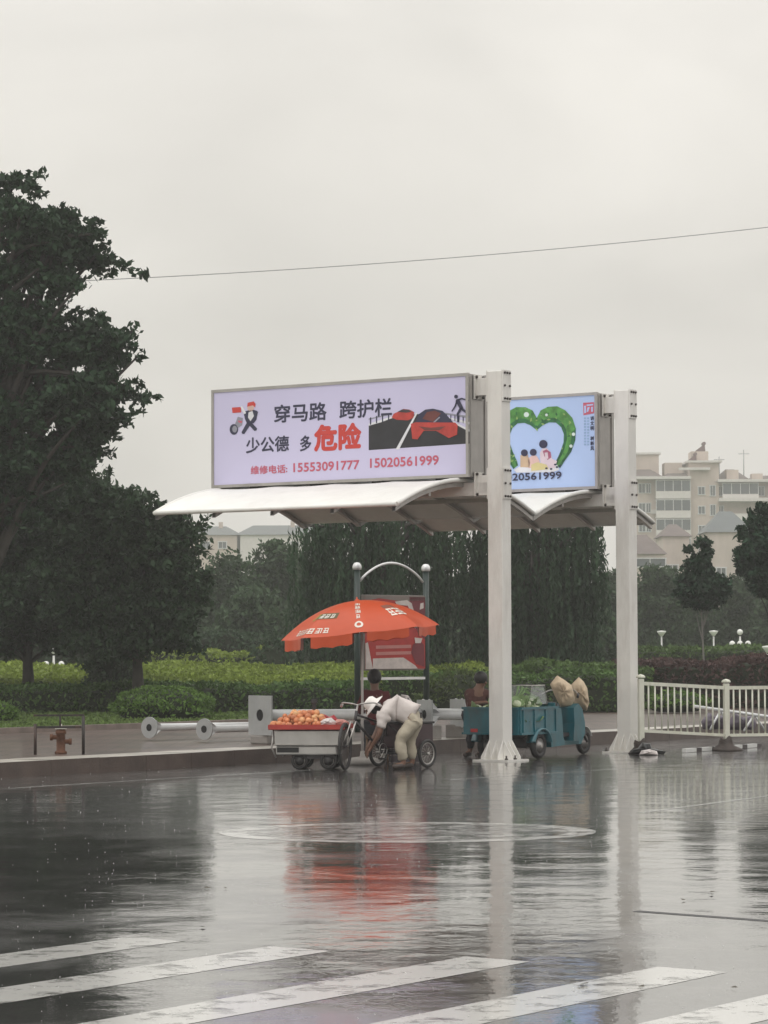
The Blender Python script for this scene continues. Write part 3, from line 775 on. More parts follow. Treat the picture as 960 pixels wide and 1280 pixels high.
# ================================================================ GLOBE LAMPS AND CABLES
M_LAMPW = mat('opal_globe', (.85, .85, .82), .25)
M_LPOLE = mat('lamp_pole_white', (.65, .65, .63), .4)
def globe_lamp(px, py_top, Y, n, label, r_=.16, spread=.5):
    h = CAMZ + (815 - py_top) * Y / FPX - LZ
    t = thing('globe_lamp', (X(px, Y), Y, LZ), 0, label, 'street lamp', 'globe lamps in the garden')
    mb = MB(); mb.tube([(0, 0, 0), (0, 0, h - .15)], [.05, .035], 8); mb.lathe([(.12, 0), (.12, .1), (.06, .2)], seg=10); mb.build('pole', M_LPOLE, t)
    MB().ball((0, 0, h), r_, seg=12).build('globe', M_LAMPW, t)
    for k in range(n):
        a = 2 * PI * k / n + .4; q = Vector((spread * math.cos(a), spread * math.sin(a), h - .42))
        mb = MB(); mb.tube(crm([(0, 0, h - .7), q * .6 + Vector((0, 0, .4 * (h - .8))), q - Vector((0, 0, .1))], 4), .018, 6); mb.build('arm', M_LPOLE, t)
        MB().ball(q, r_, seg=10).build('globe', M_LAMPW, t)
globe_lamp(209, 783, 100, 6, 'white lamp with a cluster of globes, left of the dark far hedge', spread=.52)
globe_lamp(924, 792, 105, 3, 'white lamp with four globes at the right, below the large evergreen', r_=.11, spread=.33)
globe_lamp(67, 812, 92, 2, 'small white lamp glimpsed behind the hedge at the left', r_=.1, spread=.25)
def mush_lamp(px, py, Y, label):
    h = CAMZ + (815 - py) * Y / FPX - LZ
    t = thing('garden_lamp', (X(px, Y), Y, LZ), 0, label, 'street lamp', 'small garden lamps')
    MB().tube([(0, 0, 0), (0, 0, h - .1)], .03, 8).build('pole', M_LPOLE, t)
    MB().lathe([(.03, -.12), (.06, -.1), (.17, .05), (.17, .08), (.02, .1), (0, .1)], (0, 0, h), seg=12).build('lamp_shade', M_LAMPW, t)
mush_lamp(826, 793, 108, 'small garden lamp right of the farther white post')
mush_lamp(891, 793, 108, 'small garden lamp right of the thin evergreen trunk')
mush_lamp(958, 813, 90, 'low garden lamp at the right edge behind the hedge')
M_CABLE = mat('cable_grey', (.30, .30, .30), .6)
def cable(a, b, Y, r_, label, sag=.12):
    p, q = P(*a, Y), P(*b, Y + 4); d = q - p; pts = []
    for i in range(41):
        t_ = -0.35 + 1.7 * i / 40
        v = p + d * t_; v.z -= sag * 4 * t_ * (1 - t_); pts.append(v)
    tag(MB().tube(pts, r_, 6).build('overhead_cable', M_CABLE, fix=False), label, 'cable')
cable((145, 349), (960, 284), 62, .009, 'single thin grey cable crossing the sky above the billboards')
# ================================================================ SUNSHADE SHELTERS WITH BILLBOARDS
M_POST = mat('white_post_paint', (.78, .76, .72), .32, var=.07, scale=1.6, dirt=((.34, .29, .24), .5), coat=.4)
M_ALU = mat('dull_aluminium', (.44, .42, .40), .38, .55, var=.15, scale=2, dirt=((.22, .20, .18), .4))
M_BOLT = mat('dark_bolts', (.06, .05, .045), .5, .5)
M_FAB = mat('white_membrane', (.80, .79, .75), .5, var=.05, scale=1.5, dirt=((.50, .47, .42), .3))
M_LILAC = mat('lilac_screen', (.56, .53, .72), .25, var=.03, scale=.6, emit=((1, 1, 1), .12))
M_BLUE = mat('pale_blue_screen', (.42, .54, .80), .25, var=.05, scale=.5, emit=((1, 1, 1), .12))
INK = mat('navy_ink', (.035, .035, .075), .35, var=.05)
RED = mat('red_ink', (.62, .06, .05), .35, var=.05)
PINK = mat('pinkish_red_ink', (.58, .12, .18), .35, var=.05)
SRZ = -TH
TOPH, BH0, BH1 = 5.72, 4.17, 5.71
BX0, BX1, BT = -5.12, -.36, .50

def make_shelter(loc, label):
    t = thing('sunshade_shelter', loc, SRZ, label, 'shelter', 'sunshade shelters')
    # post: square tube with base plate, gussets, bolts
    mb = MB(); mb.box((0, 0, TOPH / 2 + .01), (.25, .25, TOPH), bev=.012); mb.build('post', M_POST, t)
    mb = MB(); mb.box((0, 0, .012), (.60, .60, .024)); mb.build('base_plate', M_POST, t)
    mb = MB()
    for k in range(4):
        R3 = Matrix.Rotation(k * PI / 2, 3, 'Z')
        for o in (-.115, 0, .115):
            mb.extr([(.126, .025), (.27, .025), (.27, .06), (.126, .30)], .012, R3 @ Vector((0, o, 0)), R3)
    mb.build('gusset', M_POST, t)
    for sx in (-.25, .25):
        for sy in (-.25, .0, .25):
            mb = MB(); mb.lathe([(.026, 0), (.026, .02), (.014, .022), (.014, .06), (0, .06)], (sx, sy, .024), seg=8); mb.build('anchor_bolt', M_BOLT, t)
    # clamp plates where beam and board are bolted on, seen on the right side of the post
    for z in (BH1 - .20, BH0 - .10):
        mb = MB(); mb.box((.135, 0, z), (.018, .23, .46)); mb.box((-.135, 0, z), (.018, .23, .46)); cl_ = mb.build('clamp_plate', M_POST, t)
        for zz in (-.19, .0, .19):
            for yy in (-.07, .0, .07) if zz else (-.07, .07):
                MB().lathe([(.017, 0), (.017, .02), (0, .022)], (.145, yy, z + zz), Matrix.Rotation(PI / 2, 3, 'Y'), seg=6).build('bolt', M_BOLT, cl_)
        # arms reaching to the board
        mb = MB(); mb.box((-.24, .0, z), (.20, .16, .26), bev=.006); mb.box((-.345, 0, z), (.02, .26, .36)); arm = mb.build('bracket', M_POST, t)
        for zz in (-.15, .15):
            for yy in (-.09, .09): MB().lathe([(.022, 0), (.022, .025), (0, .027)], (-.335, yy, z + zz), Matrix.Rotation(PI / 2, 3, 'Y'), seg=6).build('bolt', M_BOLT, arm)
    # board: housing and rim
    cx = (BX0 + BX1) / 2; W = BX1 - BX0; cz = (BH0 + BH1) / 2; H = BH1 - BH0
    mb = MB(); mb.box((cx, 0, cz), (W - .02, BT - .05, H - .02)); hs = mb.build('housing', M_ALU, t)
    mb = MB(); f = .045
    for sy in (-1, 1):
        y = sy * BT / 2
        mb.box((cx, y, BH1 - f / 2), (W, .05, f)); mb.box((cx, y, BH0 + f / 2), (W, .05, f))
        mb.box((BX0 + f / 2, y, cz), (f, .05, H - 2 * f)); mb.box((BX1 - f / 2, y, cz), (f, .05, H - 2 * f))
    for xx in (BX0, BX1):
        for sy in (-1, 1): mb.box((xx, sy * (BT / 2 - .045), cz), (.014, .035, H - .1))
    mb.build('rim', M_ALU, hs)
    # canopy: arched membrane on ribs, both sides sloping down from under the board
    a0, a1, D, zc, ze = -4.96, -.55, 1.9, 4.13, 3.70
    def prof(y): 
        q = abs(y) / D; return ze + (zc - ze) * (1 - q ** 1.9)
    mb = MB(); ny, nx = 28, 12; vs = []; fs = []
    for i in range(ny + 1):
        y = -D + 2 * D * i / ny
        for j in range(nx + 1):
            xx = a0 + (a1 - a0) * j / nx
            vs.append((xx, y, prof(y) - .018 * math.sin(j / nx * PI * 4) ** 2))
    for i in range(ny):
        for j in range(nx): a = i * (nx + 1) + j; fs.append((a, a + 1, a + nx + 2, a + nx + 1))
    n = len(vs); top = [(x, y, z + .03) for x, y, z in vs]
    mb.add(vs, [f_[::-1] for f_ in fs], 0, True); mb.add(top, fs, 0, True)
    cn = mb.build('canopy', M_FAB, t, fix=False)
    mb = MB()
    for xx in (a0, a1):    # rolled end arches
        mb.tube([(xx, -D + 2 * D * i / 24, prof(-D + 2 * D * i / 24) + .012) for i in range(25)], .035, 8)
    mb.build('end_arch', M_FAB, cn)
    mb = MB()
    for y in (-D, D): mb.tube([(a0, y, ze + .012), (a1, y, ze + .012)], .032, 8)
    mb.build('edge_rail', M_FAB, cn)
    for j in range(5):     # ribs below
        xx = a0 + .05 + (a1 - a0 - .1) * j / 4
        mb = MB()
        for i in range(20):
            y0_, y1_ = -D + 2 * D * i / 20, -D + 2 * D * (i + 1) / 20
            mb.add([(xx - .03, y0_, prof(y0_) - .03), (xx + .03, y0_, prof(y0_) - .03), (xx + .03, y1_, prof(y1_) - .03), (xx - .03, y1_, prof(y1_) - .03),
                    (xx - .03, y0_, prof(y0_) - .09), (xx + .03, y0_, prof(y0_) - .09), (xx + .03, y1_, prof(y1_) - .09), (xx - .03, y1_, prof(y1_) - .09)],
                   [(0, 4, 7, 3), (1, 2, 6, 5), (4, 5, 6, 7)])
        mb.build('rib', M_ALU, cn, fix=False)
    mb = MB(); mb.box((-2.6, 0, 4.00), (4.95, .16, .20), bev=.008)
    mb.build('main_beam', M_POST, t)
    for y in (-.95, .95):
        MB().box(((a0 + a1) / 2, y, prof(y) - .12), (a1 - a0 - .1, .06, .06)).build('purlin', M_ALU, cn)
    # hangers between canopy and board bottom
    for j in range(4):
        xx = -4.4 + j * 1.15
        mb = MB(); mb.box((xx, 0, 4.145), (.18, .24, .10)); mb.build('hanger', M_BOLT, t)
    return t

S1 = Vector((G(626, 951).x, G(626, 951).y, 0))
S2 = S1 + U * 4.0
p2 = G(783, 941); S2 = Vector((X(783, 45.6), 45.6, 0))
sh1 = make_shelter(S1, 'nearer white shelter post with red-lettered road safety billboard and arched canopy')
sh2 = make_shelter(S2, 'farther white shelter post with blue green-heart billboard and arched canopy')

class Board:
    """pixel of the photo -> local x, z on a shelter's front face"""
    def __init__(s, base): s.b = base; s.c, s.s = math.cos(SRZ), math.sin(SRZ)
    def __call__(s, px, py):
        d = ray(px, py); nrm = U; p0 = s.b + U * (-BT / 2 - .03)
        o = Vector((0, 0, CAMZ)); t_ = (p0 - o).dot(nrm) / d.dot(nrm); h = o + d * t_
        q = h - s.b; return (q.dot(A), h.z)
YF = -BT / 2 - .012
def screen(parent, m):
    f = .045
    return MB().box(((BX0 + BX1) / 2, -BT / 2 - .004, (BH0 + BH1) / 2), (BX1 - BX0 - 2 * f, .012, BH1 - BH0 - 2 * f)).build('screen', m, parent)
def back_screen(parent, m):
    f = .045
    return MB().box(((BX0 + BX1) / 2, BT / 2 + .004, (BH0 + BH1) / 2), (BX1 - BX0 - 2 * f, .012, BH1 - BH0 - 2 * f)).build('back_screen', m, parent)
b1, b2 = Board(S1), Board(S2)
def flat(mb, pts, y, mi=0): mb.add([(x, y, z) for x, z in pts], [tuple(range(len(pts)))], mi)
s1 = screen(sh1, M_LILAC); back_screen(sh1, M_LILAC)
z1 = lambda X_, Y_: (180 + X_ / 2.4, 440 + Y_ / 2.4)
def tx(scr, bd, body, LL, UR, m, bold, name='lettering', stretch=1.0):
    x0, z0 = bd(*LL); x1, zz1 = bd(*UR)
    xa, zmid = bd((LL[0] + UR[0]) / 2, (LL[1] + UR[1]) / 2)
    mb = MB(); text_into(mb, body, x0, z0, x1, zz1, YF, bold); return mb.build(name, m, scr, fix=False)
def tline(scr, bd, body, LLpx, ULpx, URpx, m, bold):
    """LL and UL give left x, bottom and top; UR gives the right x; the line is level on the board"""
    x0, z0 = bd(*LLpx); _, zt_ = bd(*ULpx); x1, _ = bd(*URpx)
    mb = MB(); text_into(mb, body, x0, z0, x1, zt_, YF, bold); return mb.build('lettering', m, scr, fix=False)
tline(s1, b1, '穿马路', z1(388, 212), z1(388, 160), z1(546, 140), INK, .05)
tline(s1, b1, '跨护栏', z1(584, 200), z1(584, 148), z1(742, 130), INK, .05)
tline(s1, b1, '少公德', z1(304, 303), z1(304, 258), z1(433, 250), INK, .05)
tline(s1, b1, '多', z1(466, 297), z1(466, 252), z1(500, 248), INK, .05)
tline(s1, b1, '危险', z1(508, 296), z1(508, 222), z1(650, 215), RED, .10)
tline(s1, b1, '维修电话:', z1(318, 367), z1(318, 343), z1(428, 340), PINK, .06)
tline(s1, b1, '15553091777', z1(446, 360), z1(446, 334), z1(644, 325), PINK, .07)
tline(s1, b1, '15020561999', z1(676, 347), z1(676, 320), z1(882, 308), PINK, .07)
# the picture of the road, the cars and the railing-jumper
BLK = mat('print_asphalt', (.028, .028, .034), .35, var=.25, scale=3); GREYP = mat('print_grey', (.30, .30, .36), .35); WHP = mat('print_white', (.78, .78, .82), .35)
CARR = mat('print_car_red', (.50, .055, .045), .35, var=.25, scale=6); CARD = mat('print_car_dark', (.06, .045, .055), .35, var=.3, scale=5); CARM = mat('print_car_maroon', (.16, .045, .04), .35, var=.2)
z7 = lambda X_, Y_: (430 + X_ / 5.053, 470 + Y_ / 5.053)
def art(mb, bd, pts, mi, lay, zz=z7): flat(mb, [bd(*zz(*p)) for p in pts], YF - .0015 * lay, mi)
mb = MB()
art(mb, b1, [(152, 468), (152, 312), (230, 290), (310, 262), (460, 240), (590, 248), (700, 300), (788, 335), (788, 426)], 0, 0)
art(mb, b1, [(450, 232), (462, 232), (345, 462), (322, 464)], 2, 2)
art(mb, b1, [(640, 272), (650, 268), (788, 335), (788, 352)], 2, 1)
art(mb, b1, [(152, 300), (152, 314), (230, 292), (300, 266), (300, 254), (230, 276)], 2, 1)
art(mb, b1, [(152, 268), (152, 276), (300, 242), (300, 235)], 1, 1)
for k in range(4):
    x = 160 + k * 38; art(mb, b1, [(x, 308 - k * 9), (x, 262 - k * 9), (x + 8, 260 - k * 9), (x + 8, 306 - k * 9)], 4, 2)
art(mb, b1, [(575, 224), (575, 232), (788, 268), (788, 252)], 1, 1); art(mb, b1, [(575, 240), (575, 248), (788, 306), (788, 290)], 2, 2)
for k in range(8):
    x = 590 + k * 26; art(mb, b1, [(x, 232 + k * 4), (x + 6, 233 + k * 4), (x + 6, 256 + k * 7), (x, 254 + k * 7)], 4, 2)
# small red car on the left
art(mb, b1, [(298, 262), (310, 238), (345, 222), (372, 208), (410, 212), (440, 228), (436, 262), (400, 280), (330, 276)], 3, 3)
art(mb, b1, [(335, 226), (365, 210), (405, 212), (425, 226), (390, 232)], 5, 4)
# large red car
art(mb, b1, [(448, 292), (470, 240), (510, 212), (560, 206), (620, 220), (660, 262), (690, 296)], 4, 3)
art(mb, b1, [(492, 270), (520, 228), (570, 218), (610, 236), (560, 290)], 6, 4)
art(mb, b1, [(420, 302), (450, 292), (700, 294), (715, 310), (712, 370), (660, 392), (580, 346), (500, 346), (462, 400), (428, 396)], 3, 5)
art(mb, b1, [(470, 318), (545, 326), (640, 318), (600, 342), (510, 344)], 6, 6)
art(mb, b1, [(600, 256), (560, 292), (574, 292), (606, 262)], 1, 7)
# jumping figure
def limb(mb, bd, a, b, w0, w1, mi, lay, zz):
    a, b = Vector(a), Vector(b); d = (b - a).normalized(); n_ = Vector((-d.y, d.x))
    art(mb, bd, [tuple(a + n_ * w0), tuple(b + n_ * w1), tuple(b + d * w1 * .6), tuple(b - n_ * w1), tuple(a - n_ * w0), tuple(a - d * w0 * .6)], mi, lay, zz)
def disc(mb, bd, c, r_, mi, lay, zz, ry=None):
    art(mb, bd, [(c[0] + r_ * math.cos(2 * PI * k / 16), c[1] + (ry or r_) * math.sin(2 * PI * k / 16)) for k in range(16)], mi, lay, zz)
disc(mb, b1, (706, 130), 12, 4, 8, z7)
for a, b, w0, w1 in (((714, 152), (742, 206), 13, 12), ((722, 150), (742, 142), 6, 5), ((742, 142), (784, 156), 5, 4), ((712, 156), (702, 188), 6, 5), ((702, 188), (680, 222), 5, 4),
                     ((740, 204), (776, 234), 9, 6), ((736, 206), (716, 240), 9, 7), ((716, 240), (718, 290), 6, 5)):
    limb(mb, b1, a, b, w0, w1, 4, 8, z7)
mb.build('picture', [BLK, GREYP, WHP, CARR, INK, CARD, CARM], s1, fix=False)
# generic rider with red cap beside a motorcycle
z6 = lambda X_, Y_: (270 + X_ / 5.647, 480 + Y_ / 5.647)
mb = MB()
SK = mat('print_skin', (.68, .48, .42), .35)
disc(mb, b1, (240, 168), 24, 2, 2, z6); art(mb, b1, [(216, 160), (220, 132), (262, 122), (276, 140), (272, 166), (256, 150)], 0, 3, z6)
art(mb, b1, [(190, 196), (222, 186), (262, 182), (288, 190), (282, 250), (262, 276), (214, 278), (200, 246)], 1, 2, z6)
art(mb, b1, [(226, 200), (254, 190), (264, 226), (240, 262), (222, 236)], 3, 3, z6)
limb(mb, b1, (200, 206), (176, 160), 9, 7, 3, 3, z6); limb(mb, b1, (284, 196), (272, 246), 9, 8, 1, 3, z6)
limb(mb, b1, (226, 280), (186, 346), 15, 12, 1, 2, z6); limb(mb, b1, (238, 280), (276, 322), 13, 13, 1, 2, z6)
art(mb, b1, [(108, 166), (172, 162), (174, 200), (112, 204)], 0, 2, z6)
disc(mb, b1, (122, 320), 30, 1, 2, z6, 38); disc(mb, b1, (128, 318), 17, 4, 3, z6, 24)
art(mb, b1, [(130, 282), (150, 230), (186, 240), (180, 290), (150, 310)], 4, 2, z6); art(mb, b1, [(150, 256), (184, 262), (176, 276), (156, 270)], 5, 3, z6)
mb.build('emblem', [RED, INK, SK, WHP, GREYP, PINK], s1, fix=False)
# board two
s2 = screen(sh2, M_BLUE); back_screen(sh2, M_BLUE)
z8 = lambda X_, Y_: (620 + X_ / 6.857, 480 + Y_ / 6.857)
GA = mat('print_leaf_green', (.09, .28, .06), .35, var=.5, scale=7); GB = mat('print_leaf_dark', (.03, .14, .05), .35, var=.5, scale=9); GC_ = mat('print_leaf_light', (.30, .46, .14), .35, var=.3, scale=8)
mb = MB()
outer = [(345, 290), (380, 225), (440, 195), (520, 190), (590, 225), (650, 290), (680, 380), (675, 480), (640, 580), (590, 650), (545, 720)]
inner = [(345, 395), (400, 350), (450, 328), (510, 330), (555, 370), (578, 430), (575, 500), (555, 560), (535, 610), (515, 650), (505, 690)]
mir = lambda p: (690 - p[0], p[1] + (p[0] - 345) * .04)
for oo, ii in ((outer, inner), ([mir(p) for p in outer], [mir(p) for p in inner])):
    for k in range(10):
        art(mb, b2, [oo[k], oo[k + 1], ii[k + 1], ii[k]], 0, 2, z8)
        m_ = lambda a, b, t_: (a[0] + (b[0] - a[0]) * t_, a[1] + (b[1] - a[1]) * t_)
        art(mb, b2, [m_(oo[k], ii[k], .72), m_(oo[k + 1], ii[k + 1], .72), ii[k + 1], ii[k]], 1, 3, z8)
        if k > 5: art(mb, b2, [oo[k], oo[k + 1], m_(oo[k + 1], ii[k + 1], .3), m_(oo[k], ii[k], .3)], 1, 4, z8)
rr = random.Random(5)
for _ in range(70):
    k = rr.randint(0, 9); t_ = rr.uniform(-.05, .95); a = m_(outer[k], inner[k], t_)
    if rr.random() < .5: a = mir(a)
    an = rr.uniform(0, 6.28); s_ = rr.uniform(9, 20)
    art(mb, b2, [(a[0] + s_ * math.cos(an), a[1] + s_ * math.sin(an)), (a[0] + s_ * .45 * math.cos(an + 1.57), a[1] + s_ * .45 * math.sin(an + 1.57)), (a[0] - s_ * math.cos(an), a[1] - s_ * math.sin(an)), (a[0] - s_ * .45 * math.cos(an + 1.57), a[1] - s_ * .45 * math.sin(an + 1.57))], 2 if rr.random() < .55 else 1, 5, z8)
for c, r_ in (((258, 262), 22), ((430, 265), 12), ((662, 430), 15), ((640, 532), 14)): disc(mb, b2, c, r_, 3, 6, z8)
mb.build('leaf_heart', [GA, GB, GC_, mat('print_pale', (.66, .76, .70), .35)], s2, fix=False)
mb = MB()
disc(mb, b2, (340, 470), 10, 4, 2, z8)
mb = MB()
for (hx, hy, hr, body, mi) in (((240), 590, 30, [(205, 610), (262, 600), (290, 660), (285, 715), (205, 712)], 2), ((316), 585, 30, [(270, 640), (300, 615), (345, 615), (372, 660), (370, 725), (275, 720)], 3), ((402), 515, 36, [(372, 590), (392, 555), (430, 548), (462, 580), (478, 640), (520, 660), (500, 720), (380, 716)], 4)):
    art(mb, b2, body, mi, 4, z8); disc(mb, b2, (hx, hy), hr, 0, 5, z8); disc(mb, b2, (hx + (18 if hx < 300 else 6), hy + 22), 14, 1, 4, z8)
art(mb, b2, [(398, 575), (430, 560), (466, 585), (470, 630), (440, 650), (412, 620)], 6, 5, z8); art(mb, b2, [(414, 588), (440, 585), (446, 640), (420, 640)], 4, 6, z8)
art(mb, b2, [(300, 690), (350, 670), (430, 690), (450, 730), (300, 745)], 5, 6, z8)
art(mb, b2, [(150, 735), (200, 705), (290, 710), (420, 712), (520, 690), (540, 735), (480, 756), (170, 760)], 7, 3, z8)
for c in ((430, 722), (470, 728), (520, 712), (505, 690), (545, 700)): disc(mb, b2, c, 11, 0, 7, z8, 8)
mb.build('family_picture', [INK, SK, mat('print_tan', (.62, .45, .30), .35), mat('print_peach', (.80, .55, .50), .35), mat('print_pinkwhite', (.75, .62, .68), .35), mat('print_yellow', (.72, .62, .30), .35), mat('print_rose', (.42, .12, .20), .35), WHP], s2, fix=False)
# the same telephone number, mostly hidden by the nearer post
xa, za = b2(*z8(560, 812)); xb, zb = b2(*z8(150, 826)); _, zt_ = b2(*z8(560, 752))
dw = (xa - xb) / 8.0
mb = MB(); text_into(mb, '15020561999', xa - dw * 11, (za + zb) / 2, xa, (za + zb) / 2 + (zt_ - za), YF - .012, .07); mb.build('lettering', INK, s2, fix=False)
# seal and vertical lines
mb = MB()
art(mb, b2, [(742, 160), (835, 155), (837, 250), (745, 268)], 0, 1, z8)
for q in ([(752, 186), (766, 184), (768, 246), (752, 250)], [(772, 176), (828, 170), (828, 182), (772, 188)], [(780, 200), (800, 196), (786, 236), (772, 240)], [(812, 196), (826, 194), (826, 236), (812, 238)]): art(mb, b2, q, 1, 2, z8)
mb.build('seal', [PINK, M_BLUE], s2, fix=False)
def vtext(chars, x_, y0_, y1_, w_, m, bold=.08):
    n_ = len(chars); mb = MB()
    for k, ch in enumerate(chars):
        if ch == ' ': continue
        a0_ = y0_ + (y1_ - y0_) * k / n_; a1_ = y0_ + (y1_ - y0_) * (k + .85) / n_
        xl, zl = b2(*z8(x_ - w_ / 2, a1_)); xr, zr = b2(*z8(x_ + w_ / 2, a0_))
        text_into(mb, ch, xl, zl, xr, zr, YF, bold)
    mb.build('lettering', m, s2, fix=False)
vtext('讲文明 树新风', 820, 275, 575, 32, INK)
mb = MB()
for k in range(10):
    for xx in (758, 785):
        yy = 285 + k * 25; art(mb, b2, [(xx - 9, yy), (xx + 9, yy), (xx + 9, yy + 15), (xx - 9, yy + 15)], 0, 1, z8)
mb.build('small_print', mat('print_faint_blue', (.30, .45, .68), .35), s2, fix=False)
# ================================================================ SHAPE HELPERS FOR SMALL THINGS
def wheel(parent, c, r_, w_, axis_rz, spokes=0, hub=.05, rim_m=None, tyre_m=None, disc_m=None, name='wheel'):
    """a wheel at c in the parent's frame; its axle points along local y turned by axis_rz"""
    M = Matrix.Rotation(axis_rz, 3, 'Z'); c = Vector(c)
    ty = MB(); ty.tube([M @ Vector((math.cos(2 * PI * k / 28) * (r_ - w_ / 2), 0, math.sin(2 * PI * k / 28) * (r_ - w_ / 2))) + c for k in range(28)], w_ / 2, 8, closed=True)
    wo = ty.build(name, tyre_m or RUBBER, parent)
    mb = MB(); mb.tube([M @ Vector((math.cos(2 * PI * k / 28) * (r_ - w_ * 1.05), 0, math.sin(2 * PI * k / 28) * (r_ - w_ * 1.05))) + c for k in range(28)], w_ * .22, 6, closed=True)
    mb.tube([M @ Vector((0, -w_ * .7, 0)) + c, M @ Vector((0, w_ * .7, 0)) + c], hub * .6, 10)
    if spokes:
        for k in range(spokes):
            a = 2 * PI * k / spokes
            mb.tube([M @ Vector((0, (-1) ** k * w_ * .3, 0)) + c, M @ Vector((math.cos(a) * (r_ - w_), 0, math.sin(a) * (r_ - w_))) + c], .0022 if spokes > 12 else .012, 4)
    mb.build('rim', rim_m or CHROME, wo)
    if disc_m:
        MB().lathe([(r_ - w_ * 1.1, -.012), (r_ * .55, -.03), (hub, -.035), (hub * .9, -.06), (0, -.065)], c, M @ Matrix.Rotation(-PI / 2, 3, 'X'), seg=24).build('hub_cap', disc_m, wo)
        MB().lathe([(r_ - w_ * 1.1, .012), (r_ * .55, .03), (0, .035)], c, M @ Matrix.Rotation(-PI / 2, 3, 'X'), seg=24).build('hub_disc', disc_m, wo)
    return wo
def puff(mb, poly, depth, c=(0, 0, 0), rz=0, mi=0, rings=5, jit=.0, cen=None):
    """cushion-like solid with the outline poly (local xz)"""
    M = Matrix.Rotation(rz, 3, 'Z'); c = Vector(c); n = len(poly)
    cx = sum(p[0] for p in poly) / n if cen is None else cen[0]; cz = sum(p[1] for p in poly) / n if cen is None else cen[1]
    # densify
    pl = []
    for i in range(n):
        a, b = poly[i], poly[(i + 1) % n]
        for k in range(3): pl.append((a[0] + (b[0] - a[0]) * k / 3, a[1] + (b[1] - a[1]) * k / 3))
    n = len(pl); vs = [M @ Vector((x, 0, z)) + c for x, z in pl]; fs = []
    for sgn in (-1, 1):
        prev = list(range(n))
        for k in range(1, rings):
            t_ = k / rings; o = len(vs)
            for x, z in pl:
                yy = sgn * depth * math.sqrt(1 - (1 - t_) ** 2) * (1 + rnd.uniform(-jit, jit))
                vs.append(M @ Vector((cx + (x - cx) * (1 - t_), yy, cz + (z - cz) * (1 - t_))) + c)
            cur = list(range(o, o + n))
            for i in range(n): fs.append((prev[i], prev[(i + 1) % n], cur[(i + 1) % n], cur[i]))
            prev = cur
        vs.append(M @ Vector((cx, sgn * depth, cz)) + c)
        for i in range(n): fs.append((prev[i], prev[(i + 1) % n], len(vs) - 1))
    mb.add(vs, fs, mi, True); return mb
def skin(name, joints, edges, mats, parent, root=0, sub=1, extra=None):
    """joints: list of (point, radius or (rx, ry)); a continuous tapered surface around the edges"""
    me = bpy.data.meshes.new(name); me.from_pydata([tuple(j[0]) for j in joints], edges, [])
    o = bpy.data.objects.new(name, me); C.objects.link(o)
    sk = o.modifiers.new('s', 'SKIN'); sk.use_smooth_shade = True
    if not me.skin_vertices: 
        bm = bmesh.new(); bm.from_mesh(me); bm.verts.layers.skin.verify(); bm.to_mesh(me); bm.free()
    for i, j in enumerate(joints):
        r_ = j[1] if isinstance(j[1], (tuple, list)) else (j[1], j[1])
        me.skin_vertices[0].data[i].radius = r_; me.skin_vertices[0].data[i].use_root = (i == root)
    if name in ('shirt', 'trousers', 'jacket'): sub = 2
    if sub:
        sb = o.modifiers.new('u', 'SUBSURF'); sb.levels = sub; sb.render_levels = sub
    dg = bpy.context.evaluated_depsgraph_get(); dg.update()
    m2 = bpy.data.meshes.new_from_object(o.evaluated_get(dg)); bpy.data.objects.remove(o); bpy.data.meshes.remove(me)
    vs = [v.co.copy() for v in m2.vertices]; fs = [tuple(p.vertices) for p in m2.polygons]; bpy.data.meshes.remove(m2)
    if name in ('shirt', 'trousers', 'jacket'):
        from mathutils import noise as mn
        nv = len(vs); nr_ = [Vector((0, 0, 0)) for _ in range(nv)]
        for f in fs:
            q = (vs[f[1]] - vs[f[0]]).cross(vs[f[2]] - vs[f[0]])
            for i in f: nr_[i] += q
        vs = [v + (n_.normalized() if n_.length else n_) * (.020 * mn.noise(Vector((v.x * 7, v.y * 7, v.z * 13 + v.x * 6))) + .012 * mn.noise(v * 24)) for v, n_ in zip(vs, nr_)]
    mb = MB(); mb.add(vs, fs, 0, True)
    if extra: extra(mb)
    return mb.build(name, mats, parent)

RUBBER = mat('black_rubber', (.022, .020, .020), .6, var=.3)
CHROME = mat('worn_chrome', (.42, .40, .38), .3, .8, var=.2)
STEEL = mat('stainless_steel', (.46, .45, .43), .28, .75, var=.12, scale=3, dirt=((.2, .17, .15), .35))
DARKM = mat('dark_frame_paint', (.035, .03, .032), .35, .2, var=.3)
SKIN = mat('tanned_skin', (.20, .105, .07), .5, var=.1)
HAIR = mat('black_hair', (.012, .010, .010), .5)
EYE = mat('eye_dark', (.02, .015, .012), .2)

